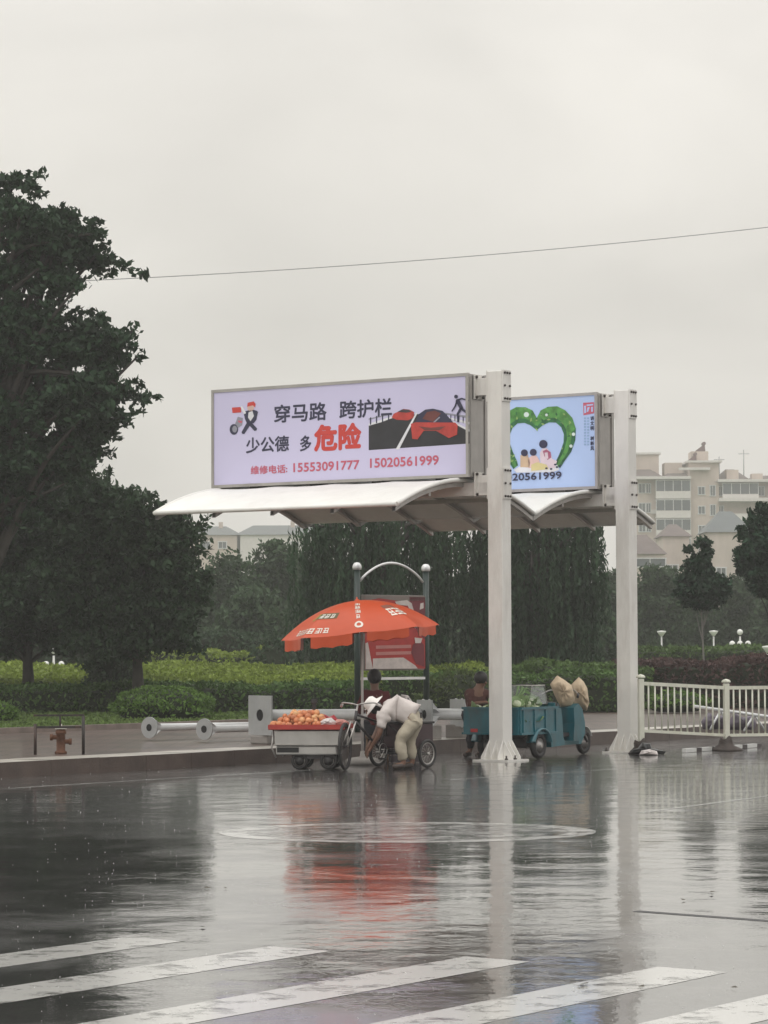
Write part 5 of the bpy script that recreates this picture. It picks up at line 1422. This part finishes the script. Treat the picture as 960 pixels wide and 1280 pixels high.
mb.tube([(.50, -.07, .26), (.50, .07, .26)], .012, 8); mb.tube([(.50, .07, .26), (.60, .07, .14)], .009, 6); mb.tube([(.50, -.07, .26), (.40, -.07, .38)], .009, 6)
cr_ = mb.build('crank', CHROME, t)
for (x, y, z) in ((.60, .11, .14), (.40, -.11, .38)): MB().box((x, y, z), (.08, .07, .022)).build('pedal', RUBBER, cr_)
mb = MB(); mb.box((-.04, 0, .44), (.50, .64, .34), bev=.02); bx_ = mb.build('cargo_box', mat('dark_maroon_box', (.045, .022, .026), .5, var=.3), t)
mb = MB(); mb.box((-.04, 0, .622), (.53, .67, .03), bev=.01); mb.build('lid', RUBBER, bx_)
Mt_ = Matrix.Translation(am) @ Matrix.Rotation(HR, 4, 'Z')
o = MB(); puff(o, [(-.11, 0), (.11, 0), (.14, .10), (.09, .22), (.02, .17), (-.05, .24), (-.13, .14)], .10, jit=.3)
o = o.build('carrier_bag', mat('black_bag', (.02, .02, .02), .3, var=.3)); o.location = (X(503, 41.6), 41.6, .74); tag(o, 'black carrier bag with a white top behind the bending man', 'bag')
mb = MB(); puff(mb, [(-.03, .16), (.03, .15), (.11, .08), (.13, .15), (.07, .235), (-.03, .25)], .105, jit=.3); mb.build('white_wrapping', mat('white_bag', (.66, .60, .58), .35), o)
t = thing('crate', (X(503, 41.6), 41.6, 0), R(12), 'dark crate holding the black carrier bag behind the bending man', 'crate')
mb = MB()
for k in range(7):
    z = .06 + k * .10
    for q in (-1, 1): mb.box((0, q * .19, z), (.44, .014, .07)); mb.box((q * .213, 0, z), (.014, .366, .07))
mb.build('side', mat('dark_crate', (.04, .03, .035), .6, var=.2), t); MB().box((0, 0, .715), (.46, .42, .03)).build('lid', mat('dark_crate', (.04, .03, .035), .6), t)
for (x, y) in ((-1, -1), (1, -1), (-1, 1), (1, 1)): MB().box((x * .205, y * .182, .35), (.03, .03, .70)).build('corner_post', mat('dark_crate', (.04, .03, .035), .6), t)

# ================================================================ ORANGE UMBRELLA
YU = 41.0
ORG = mat('orange_canopy', (.52, .066, .013), .45, var=.08, scale=2)
t = thing('market_umbrella', (X(452, YU), YU, 0), 0, 'large orange market umbrella with white lettering over the fruit stall', 'umbrella')
MT = Matrix.Rotation(R(-5.5), 3, 'Y')
ztop = 2.335; RU = 1.13; HU = .46
def us(th, rho, lift=0.0):
    k = (th / (2 * PI) * 8) % 1; m_ = math.sin(PI * k)             # 0 at the ribs, 1 mid-panel
    rr_ = RU * rho * (1 - .12 * m_ * rho ** 2)
    z = -HU * (.04 * rho + .96 * rho ** 2.1) + .035 * m_ * rho * (1 - .3 * rho) * 0 - .02 * m_ * rho + lift
    v = MT @ Vector((rr_ * math.cos(th), rr_ * math.sin(th), z)); return v + Vector((-.07, 0, ztop))
TOFF = R(-90 - 14)
mb = MB(); nr, na = 12, 64; vs = []; fs = []
for i in range(nr + 1):
    for k in range(na): vs.append(us(2 * PI * k / na, max(i / nr, .02)))
for i in range(nr):
    for k in range(na): k2 = (k + 1) % na; fs.append((i * na + k, i * na + k2, (i + 1) * na + k2, (i + 1) * na + k))
fs.append(tuple(range(na)))
mb.add(vs, fs, 0, True); cn = mb.build('canopy', ORG, t, fix=False)
mb = MB(); mb.lathe([(.04, -.01), (.03, .012), (.012, .02), (.010, .045), (0, .05)], us(0, 0), MT, seg=10); mb.build('finial', ORG, t)
for s_ in range(8):    # hanging valance, one flap per panel, most of them curled
    mb = MB(); n_ = 8; vs = []; fs = []
    for k in range(n_ + 1):
        th = 2 * PI * (s_ + .12 + .76 * k / n_) / 8; p = us(th, 1.0); ln = (.15 if s_ in (4, 3, 5) else .12) + .012 * math.sin(k * 2)
        outw = Vector((math.cos(th), math.sin(th), 0)) * (.012 * math.sin(k * 1.9))
        vs += [p + Vector((0, 0, .002)), p + outw - Vector((0, 0, ln))]
        if k: fs.append((2 * k - 2, 2 * k - 1, 2 * k + 1, 2 * k))
    mb.add(vs, fs, 0, True); mb.build('valance', ORG, cn, fix=False)
for s_ in range(8):
    th = 2 * PI * s_ / 8
    mb = MB(); mb.tube([us(th, k / 8, -.012) for k in range(9)], .006, 5); rb = mb.build('rib', CHROME, t)
    mb = MB(); mb.tube([Vector((.0, 0, 1.93)), us(th, .5, -.014)], .006, 5); mb.build('strut', CHROME, rb)
mb = MB(); mb.tube([(-.0, 0, .05), (0, 0, 1.2), (.0, 0, 1.93), us(0, 0)], .019, 10); mb.build('pole', mat('pale_pole', (.62, .58, .56), .35), t)
mb = MB(); mb.lathe([(0, 0), (.24, 0), (.24, .07), (.20, .10), (.04, .12), (.03, .2), (0, .2)], seg=20); mb.build('foot', mat('concrete', (.3, .28, .26), .85, bump=.3), t)
WL = mat('umbrella_white_print', (.75, .70, .62), .5); YL_ = mat('umbrella_dark_print', (.10, .08, .02), .5); GL_ = mat('umbrella_olive_print', (.30, .26, .03), .5)
def usq(th0, th1, r0, r1, lift=.006, nth=3):
    vs = []; fs = []
    for i in range(nth + 1):
        th = th0 + (th1 - th0) * i / nth; vs += [us(th, r0, lift), us(th, r1, lift)]
        if i: fs.append((2 * i - 2, 2 * i - 1, 2 * i + 1, 2 * i))
    return vs, fs
dg = lambda a: R(a)
def glyph(mb, th, rr0, dth, dr, seed, mi=0, vertical=False):
    """worn, unreadable character: a few strokes"""
    q = random.Random(seed)
    for f in (0.05, .5, .82):
        mb.add(*usq(th - dth / 2, th + dth / 2 * (1 if q.random() < .7 else .5), rr0 + dr * f, rr0 + dr * (f + .16)), mi)
    for f in ((-.35, .25) if q.random() < .5 else (-.05, .4)):
        mb.add(*usq(th + dth * f, th + dth * (f + .17), rr0 + dr * .1, rr0 + dr * .95), mi)
mb = MB()
for k in range(7): glyph(mb, dg(-158 + k * 6.4), .865, dg(4.6), .085, k)
for k in range(4): glyph(mb, dg(-90), .34 + k * .115, dg(8.5 - k * 1.5), .085, 20 + k)
for k in range(20):
    a0_, a1_ = 2 * PI * k / 20, 2 * PI * (k + 1) / 20
    f_ = lambda a_, r_: us(dg(-90) + r_ * math.cos(a_) * dg(3.6), .88 + r_ * math.sin(a_) * .055, .006)
    mb.add([f_(a0_, 1), f_(a1_, 1), f_(a1_, .5), f_(a0_, .5)], [(0, 1, 2, 3)])
for k in range(3): glyph(mb, dg(-52 + k * 7.5), .60, dg(6.4), .17, 40 + k)
for k in range(3): glyph(mb, dg(-134 + k * 7), .60, dg(5), .09, 60 + k)
mb.build('lettering', WL, cn, fix=False)
mb = MB(); mb.add(*usq(dg(-142), dg(-114), .575, .70, .003, 8)); mb.build('logo_patch', YL_, cn, fix=False)
mb = MB(); mb.add(*usq(dg(-149), dg(-142), .57, .72, .003, 3)); mb.build('logo_patch', GL_, cn, fix=False)
mb = MB(); mb.add(*usq(dg(-55), dg(-33), .50, .585, .003, 6)); mb.build('logo_patch', mat('umbrella_grey_print', (.22, .08, .05), .5), cn, fix=False)

# ================================================================ ADVERT FRAME
GPST = mat('dark_green_post', (.020, .040, .034), .35, var=.2)
YA0, YA1 = 50.5, 51.6
pa = Vector((X(446, YA0), YA0, 0)); pb_ = Vector((X(532, YA1), YA1, 0)); ang = math.atan2(pb_.y - pa.y, pb_.x - pa.x); Wd = (pb_ - pa).length
t = thing('advert_frame', (pa.x, pa.y, KZ), ang, 'dark green advert frame with arched top and red poster behind the umbrella', 'advert stand')
hA = CAMZ + (815 - 712) * YA0 / FPX - KZ
for x in (0, Wd):
    ps = MB().tube([(x, 0, 0), (x, 0, hA)], .055, 12).build('post', GPST, t)
    mb = MB(); mb.lathe([(.02, -.05), (.075, -.04), (.085, 0), (.075, .045), (.045, .08), (0, .09)], (x, 0, hA + .04), seg=14); mb.build('ball_cap', CHROME if 0 else mat('pale_steel', (.75, .75, .74), .25, .3), ps)
mb = MB(); mb.tube([(.07 + (Wd - .14) * k / 20, 0, hA - .20 + .33 * math.sin(PI * k / 20) ** .8) for k in range(21)], .022, 8); mb.build('arch', mat('pale_steel', (.75, .75, .74), .25, .3), t)
za, zb = CAMZ + (815 - 838) * 51 / FPX - KZ, CAMZ + (815 - 744) * 51 / FPX - KZ
mb = MB(); mb.box((Wd / 2, 0, (za + zb) / 2), (Wd - .14, .06, zb - za), bev=.01); pn = mb.build('poster_case', mat('case_grey', (.20, .17, .15), .5), t)
y = -.034
def ar(mb, pts, mi, lay): mb.add([((px_ - 445) / 86 * Wd, y - .003 * lay, za + (838 - py_) / 94 * (zb - za)) for px_, py_ in pts], [tuple(range(len(pts)))], mi)
mb = MB()
ar(mb, [(453, 836), (453, 745), (528, 745), (528, 836)], 0, 0)
ar(mb, [(453, 745), (528, 745), (528, 750), (500, 752), (470, 748), (453, 752)], 4, 1)
ar(mb, [(508, 746), (528, 746), (528, 800), (518, 790), (510, 765)], 2, 1)
ar(mb, [(490, 752), (505, 750), (511, 754), (514, 765), (510, 766), (506, 757), (492, 756)], 1, 2)
ar(mb, [(458, 752), (490, 758), (494, 762), (458, 757)], 1, 2)
ar(mb, [(522, 754), (526, 753), (526, 760), (521, 762)], 1, 2)
for k in range(2): ar(mb, [(466, 807 + k * 8), (510, 806 + k * 8), (510, 810 + k * 8), (466, 811 + k * 8)], 3, 2)
ar(mb, [(462, 823), (500, 822), (515, 832), (518, 836), (462, 836)], 1, 3)
ar(mb, [(512, 806), (520, 800), (526, 806), (527, 834), (516, 830), (510, 816)], 2, 3); ar(mb, [(514, 797), (524, 798), (522, 804), (515, 804)], 1, 4)
ar(mb, [(453, 804), (456, 803), (462, 836), (453, 836)], 1, 3)
mb.build('poster', [mat('poster_red', (.44, .03, .025), .35, var=.15, scale=4), mat('poster_white', (.62, .55, .52), .35, var=.15, scale=8), mat('poster_maroon', (.17, .02, .03), .35), mat('poster_pink', (.55, .22, .20), .35), mat('poster_grey', (.22, .18, .16), .4)], pn, fix=False)
mb = MB(); zz = CAMZ + (815 - 848) * 51 / FPX - KZ; mb.box((Wd / 2, 0, zz), (Wd, .05, .045)); mb.build('crossbar', mat('pale_steel', (.75, .75, .74), .25, .3), t)
mb = MB(); mb.box((Wd / 2, 0, .12), (Wd - .11, .04, .05)); mb.build('crossbar', GPST, t)

# ================================================================ LYING LAMP POLES
WHITEP = mat('galvanised_white', (.68, .69, .69), .3, var=.1, scale=2, coat=.3)
FLG = mat('flange_grey', (.40, .41, .41), .4, .3, var=.15)
def lying_pole(px, py, Yp, r_fl, r_p, length, ang_, label, hole=.5, plate=None, z=None, ribs=4):
    zc_ = P(px, py, Yp).z if z is None else z; base = Vector((X(px, Yp), Yp, KZ)); h = zc_ - KZ
    t = thing('lying_lamp_pole', base, ang_, label, 'lamp post', 'dismantled lamp posts lying on the pavement')
    Mx = Matrix.Rotation(PI / 2, 3, 'Y')
    mb = MB(); mb.tube([(.03 if plate else .02, 0, h), (length, 0, h * .9)], [r_p, r_p * .85], 16); mb.build('shaft', WHITEP, t)
    mb = MB()
    if plate:
        s = plate / 2; n_ = 24; vs = []; fs = []
        for xx in (0, .025):
            for k in range(n_):
                a = 2 * PI * k / n_; c_, s_ = math.cos(a), math.sin(a); m_ = s / max(abs(c_), abs(s_)); vs.append((xx, c_ * m_, h + s_ * m_))
            for k in range(n_):
                a = 2 * PI * k / n_; vs.append((xx, math.cos(a) * r_p * hole * 2, h + math.sin(a) * r_p * hole * 2 * 1.0))
        for k in range(n_):
            k2 = (k + 1) % n_; fs += [(k, k2, n_ + k2, n_ + k), (2 * n_ + k, 3 * n_ + k, 3 * n_ + k2, 2 * n_ + k2), (k, 2 * n_ + k, 2 * n_ + k2, k2), (n_ + k, n_ + k2, 3 * n_ + k2, 3 * n_ + k)]
        mb.add(vs, fs)
    else:
        mb.lathe([(r_p * hole, 0), (r_fl, 0), (r_fl, .022), (r_p * hole, .022), (r_p * hole, 0)], (0, 0, h), Mx, seg=28, smooth=False)
    fl_ = mb.build('flange', FLG, t)
    MB().lathe([(0, 0), (r_p * hole * (2 if plate else 1) * 1.04, 0)], (-.003 if not plate else .012, 0, h), Mx, seg=20).build('bore_disc', mat('bore_shade', (.01, .01, .01), .8), fl_)  # flat black disc painted as the shade inside the hollow pole
    for k in range(ribs):
        a = 2 * PI * (k + .5) / ribs; d_ = Vector((0, math.cos(a), math.sin(a))); q = (r_fl if not plate else plate * .62)
        o_ = Vector((0, 0, h)); n_ = d_.cross(Vector((1, 0, 0))) * .006
        pts = [o_ + d_ * r_p + Vector((.024, 0, 0)), o_ + d_ * q * .92 + Vector((.024, 0, 0)), o_ + d_ * q * .92 + Vector((.05, 0, 0)), o_ + d_ * r_p + Vector((.24, 0, 0))]
        mb = MB(); mb.add([p + n_ for p in pts] + [p - n_ for p in pts], [(0, 1, 2, 3), (7, 6, 5, 4), (0, 4, 5, 1), (1, 5, 6, 2), (2, 6, 7, 3)]); mb.build('stiffener', WHITEP, fl_)
    return t
AL = PI / 2 - TH
lying_pole(186, 909.5, 46.4, .172, .062, 2.75, AL - R(3), 'lying white lamp pole with round flange, leftmost on the pavement', hole=.9)
lying_pole(254.5, 911.5, 45.4, .168, .062, 2.4, AL - R(3), 'lying white lamp pole with round flange, between the leftmost and the square plate', hole=.9)
lying_pole(324, 894, 44.2, .1, .085, 5.6, R(38), 'lying thick white pole with large square plate with round hole, left of the cart', plate=.60, hole=.53, ribs=0)
lying_pole(529, 893, 46.0, .26, .09, 1.6, R(30), 'lying white pole end with ribbed square plate right of the bending man', plate=.46, hole=.4, ribs=8)
lying_pole(570, 891, 46.8, .26, .08, 2.2, R(30), 'lying white pole end with ribbed square plate left of the nearer post', plate=.44, hole=.4, ribs=8)
for (px, Yp, hh, lab) in ((331, 44.35, .13, 'low grey block under the square plate'), (533, 46.2, .22, 'low grey block under the left ribbed pole end'), (573, 47.0, .22, 'low grey block under the right ribbed pole end')):
    o = MB().box((0, 0, hh / 2), (.34, .34, hh), bev=.02).build('concrete_block', mat('concrete', (.3, .28, .26), .85)); o.location = (X(px, Yp), Yp, KZ); o.rotation_euler = (0, 0, AL); tag(o, lab, 'block', 'blocks under the poles')

# ================================================================ METAL FRAME AND HYDRANT ON THE LEFT
YH = 39.95
RUST = mat('rusty_brown', (.13, .055, .028), .75, var=.4, scale=7, bump=.5); BLKM = mat('black_frame_paint', (.02, .017, .015), .5, var=.4, scale=8, dirt=((.14, .06, .04), .6))
hx = lambda px: (px - 74) / FPX * YH
hz = lambda py: CAMZ + (815 - py) * YH / FPX - KZ
t = thing('guard_frame', (X(74, YH), YH, KZ), 0, 'dark metal guard frame with two bars around the rusty hydrant at the left', 'guard frame')
MB().tube([(hx(44), 0, 0), (hx(44), 0, hz(903))], .022, 8).build('upright', BLKM, t)
MB().tube([(hx(104), 0, 0), (hx(104), 0, hz(893))], .022, 8).build('upright', BLKM, t)
MB().box(((hx(42) + hx(105)) / 2, 0, hz(892.3)), (hx(105) - hx(42), .035, .028)).build('top_bar', BLKM, t)
MB().box(((hx(44) + hx(104)) / 2, 0, hz(907)), (hx(104) - hx(44) - .05, .03, .032)).build('middle_bar', BLKM, t)
MB().tube([(hx(75), 0, hz(907)), (hx(75), 0, hz(893.5))], .014, 8).build('link', BLKM, t)
t = thing('fire_hydrant', (X(76, YH + .35), YH + .35, KZ), 0, 'squat rusty brown hydrant with pale cap inside the dark guard frame', 'hydrant')
MB().lathe([(0, 0), (.085, 0), (.085, .03), (.062, .045), (.062, .27), (.075, .28), (.075, .31), (.055, .35), (0, .36)], seg=16).build('barrel', RUST, t)
mb = MB(); mb.lathe([(.085, 0), (.08, .022), (.04, .04), (.018, .045), (.018, .07), (0, .07)], (0, 0, .345), seg=14); mb.build('cap', mat('pale_cap', (.5, .47, .4), .6), t)
for q in (-1, 1):
    MB().lathe([(.032, 0), (.032, .06), (.045, .062), (.045, .10), (0, .10)], (q * .05, 0, .20 - .03 * q), Matrix.Rotation(q * PI / 2, 3, 'Y'), seg=12).build('nozzle', RUST, t)

# ================================================================ WHITE RAILING
WRAIL = mat('white_railing_paint', (.70, .70, .60), .4, var=.08, scale=3, dirt=((.32, .26, .16), .5))
P1, P2, P3 = Vector((X(799.5, 45.2), 45.2, 0)), Vector((X(906, 46.2), 46.2, 0)), Vector((X(1010, 46.4), 46.4, 0))
def zpy(py, Yz): return CAMZ + (815 - py) * Yz / FPX + .008
def railing(a, b, za0, za1, zb0, zb1, nb, label, post_a=True, capz=None):
    t = thing('road_railing', a, 0, label, 'railing', 'white road railing panels')
    d = b - a
    def pt(f, z0, z1): return Vector((d.x * f, d.y * f, z0 + (z1 - z0) * f))
    ps = MB().box((0, 0, (za1 + .04) / 2 + .05), (.085, .085, za1 + .0), rz=.3, bev=.008).build('post', WRAIL, t)
    MB().lathe([(.07, 0), (.075, .02), (.05, .045), (0, .06)], (0, 0, za1 + .085), seg=4, smooth=False).build('cap', WRAIL, ps)
    for nm, z0, z1, w_ in (('top_rail', za1, zb1, .055), ('bottom_rail', za0, zb0, .045)):
        p, q = pt(.03, z0, z1), pt(.97, z0, z1); dd = (q - p); M = dd.to_track_quat('X', 'Z').to_matrix()
        MB().box((p + q) / 2, (dd.length, .035, w_), M=M).build(nm, WRAIL, t)
    for k in range(nb):
        f = .05 + (k + .5) / nb * .90; p, q = pt(f, za0, zb0), pt(f, za1, zb1)
        MB().tube([p + Vector((0, 0, .02)), q - Vector((0, 0, .02))], .0135, 8).build('bar', WRAIL, t)
    return t
railing(P1, P2, zpy(915, 45.2), zpy(856, 45.2), zpy(921, 46.2), zpy(862, 46.2), 12, 'white railing panel with thin bars, between the farther post and the middle railing post')
railing(P2, P3, zpy(921, 46.2), zpy(862, 46.2), zpy(920, 46.4), zpy(861.5, 46.4), 12, 'white railing panel running out of the photo at the right edge')
MUD = mat('muddy_rubber', (.045, .032, .026), .6, var=.4, scale=9, bump=.6)
for (P_, w_, lab) in ((P1, .20, 'dark muddy foot of the railing beside the farther white post'), (P2, .26, 'brown muddy foot under the middle railing post')):
    mb = MB(); mb.lathe([(0, 0), (w_, 0), (w_ * .9, .03), (w_ * .5, .09), (.11, .14), (.09, .20), (.05, .21)], seg=14, smooth=True)
    mb.v = [(x * (1 + .12 * math.sin(5 * x * 10 + y * 31)), y, z * (1 + .15 * math.sin(x * 40))) for x, y, z in mb.v]
    o = mb.build('railing_foot', MUD); o.location = P_ + Vector((0, 0, .001)); tag(o, lab, 'railing foot', 'railing feet')
# debris beside the farther post
mb = MB(); puff(mb, [(-.24, 0), (.30, 0), (.34, .05), (.12, .10), (.10, .17), (-.03, .19), (-.10, .10), (-.20, .07)], .12, jit=.35)
o = mb.build('rubbish_bag', mat('black_bag', (.02, .02, .02), .3)); o.location = (X(803, 44.6), 44.6, .002); tag(o, 'torn black rubbish bag lying at the foot of the farther post', 'bag')
mb = MB(); puff(mb, [(-.12, 0), (.18, 0), (.16, .06), (.04, .09), (-.08, .07)], .07, jit=.35)
o = mb.build('paper_scrap', mat('white_bag', (.66, .60, .58), .35)); o.location = (X(806, 44.35), 44.35, .003); tag(o, 'white scrap in front of the torn black bag', 'scrap')
# striped rod on the road
a, b = GR(855, 941), GR(950, 934); d = b - a; n_ = 15
t = thing('striped_rod', a, math.atan2(d.y, d.x), 'white and dark striped rod lying on the wet road below the railing', 'rod')
for k in range(n_):
    x0_, x1_ = d.length * k / n_, d.length * (k + 1) / n_
    MB().box(((x0_ + x1_) / 2, 0, .035), ((x1_ - x0_), .07, .06)).build('band', (mat('rod_white', (.7, .7, .68), .4), mat('rod_dark', (.06, .05, .05), .5))[1 if k % 3 == 2 else 0], t)
# white pole leaning behind the railing
a, b = P(872, 883, 52), P(956, 893, 50)
t = thing('white_pole', (a.x, a.y, KZ), math.atan2(b.y - a.y, b.x - a.x), 'thin white pole resting on two trestles behind the railing', 'pole')
L_ = (Vector((b.x, b.y, 0)) - Vector((a.x, a.y, 0))).length
MB().tube([(-.1, 0, a.z - KZ), (L_ + 1.5, 0, b.z - KZ - .12)], .028, 10).build('tube', WHITEP, t)
for f in (.35, .85):
    z_ = (a.z + (b.z - a.z) * f) - KZ - .03
    mb = MB()
    for q in (-1, 1): mb.tube([(L_ * f, 0, z_), (L_ * f, q * .22, 0)], .02, 6)
    mb.build('trestle', WHITEP, t)
for (px, Yp, lab) in ((892, 51.5, 'dull purple sack on the pavement behind the railing, left one'), (925, 51.0, 'dull purple sack on the pavement behind the railing, right one')):
    mb = MB(); puff(mb, [(-.22, 0), (.22, 0), (.27, .12), (.18, .26), (.03, .22), (-.12, .30), (-.25, .14)], .16, jit=.2)
    o = mb.build('sack', mat('purple_sack', (.12, .10, .13), .6, var=.3, scale=5)); o.location = (X(px, Yp), Yp, KZ); tag(o, lab, 'sack', 'sacks behind the railing')

# fallen leaves on the road
LFM = mat('fallen_leaf', (.06, .05, .03), .6)
mb = MB(); mb.add([(-.03, 0, .004), (-.01, .018, .012), (.03, 0, .006), (.0, -.018, .004), (0, 0, .010)], [(0, 1, 4), (1, 2, 4), (2, 3, 4), (3, 0, 4)])
l0 = mb.build('fallen_leaf', LFM, fix=False)
for i, (px, py) in enumerate(((891, 1116), (854, 1126), (889, 1119), (725, 1234), (802, 1235), (260, 1111), (282, 1111), (253, 1160), (730, 1232), (918, 1236))):
    o = l0 if i == 0 else l0.copy()
    if i: C.objects.link(o)
    g_ = GR(px, py); o.location = g_ + Vector((0, 0, .004)); o.rotation_euler = (0, 0, i * 1.3); s_ = rnd.uniform(.7, 1.2); o.scale = (s_,) * 3
    tag(o, 'tiny dark fallen leaf on the wet road', 'leaf', 'fallen leaves on the wet road')

# rain drops bouncing off the wet road
rs_ = random.Random(12); mb = MB()
for _ in range(700):
    y_ = 40 - 27 * rs_.random() ** .8; x_ = rs_.uniform(-.15, .15) * y_; z_ = road_z(y_) + rs_.random() ** 2 * .05; q = rs_.uniform(.0018, .0038) * (.6 + y_ / 45); hh = q * rs_.uniform(.8, 1.8)
    mb.add([(x_ - q, y_ - q, z_), (x_ + q, y_ - q, z_), (x_, y_ + q, z_), (x_, y_, z_ + hh * 1.6)], [(0, 1, 3), (1, 2, 3), (2, 0, 3), (0, 2, 1)], 0, True)
g_ = mb.build('rain_splash', mat('rain_drop_glint', (.72, .72, .70), .1, var=.0), fix=False)  # glint of the drops put into an opaque pale colour
tag(g_, 'rain drops splashing on the wet road', 'rain splash', kind='stuff')

# ================================================================ RAIN HAZE
mb = MB(); mb.box((0, 300, 38), (760, 680, 80))
m = bpy.data.materials.new('rain_haze'); m.use_nodes = True; nt3 = m.node_tree; nt3.nodes.clear()
o_ = nt3.nodes.new('ShaderNodeOutputMaterial'); v_ = nt3.nodes.new('ShaderNodeVolumePrincipled')
v_.inputs['Color'].default_value = (.95, .945, .93, 1); v_.inputs['Density'].default_value = .0008; v_.inputs['Anisotropy'].default_value = .2
nt3.links.new(v_.outputs[0], o_.inputs['Volume'])
hz_ = mb.build('haze', m); tag(hz_, kind='stuff'); hz_['label'] = 'thin rain haze over the whole place'; hz_['category'] = 'haze'
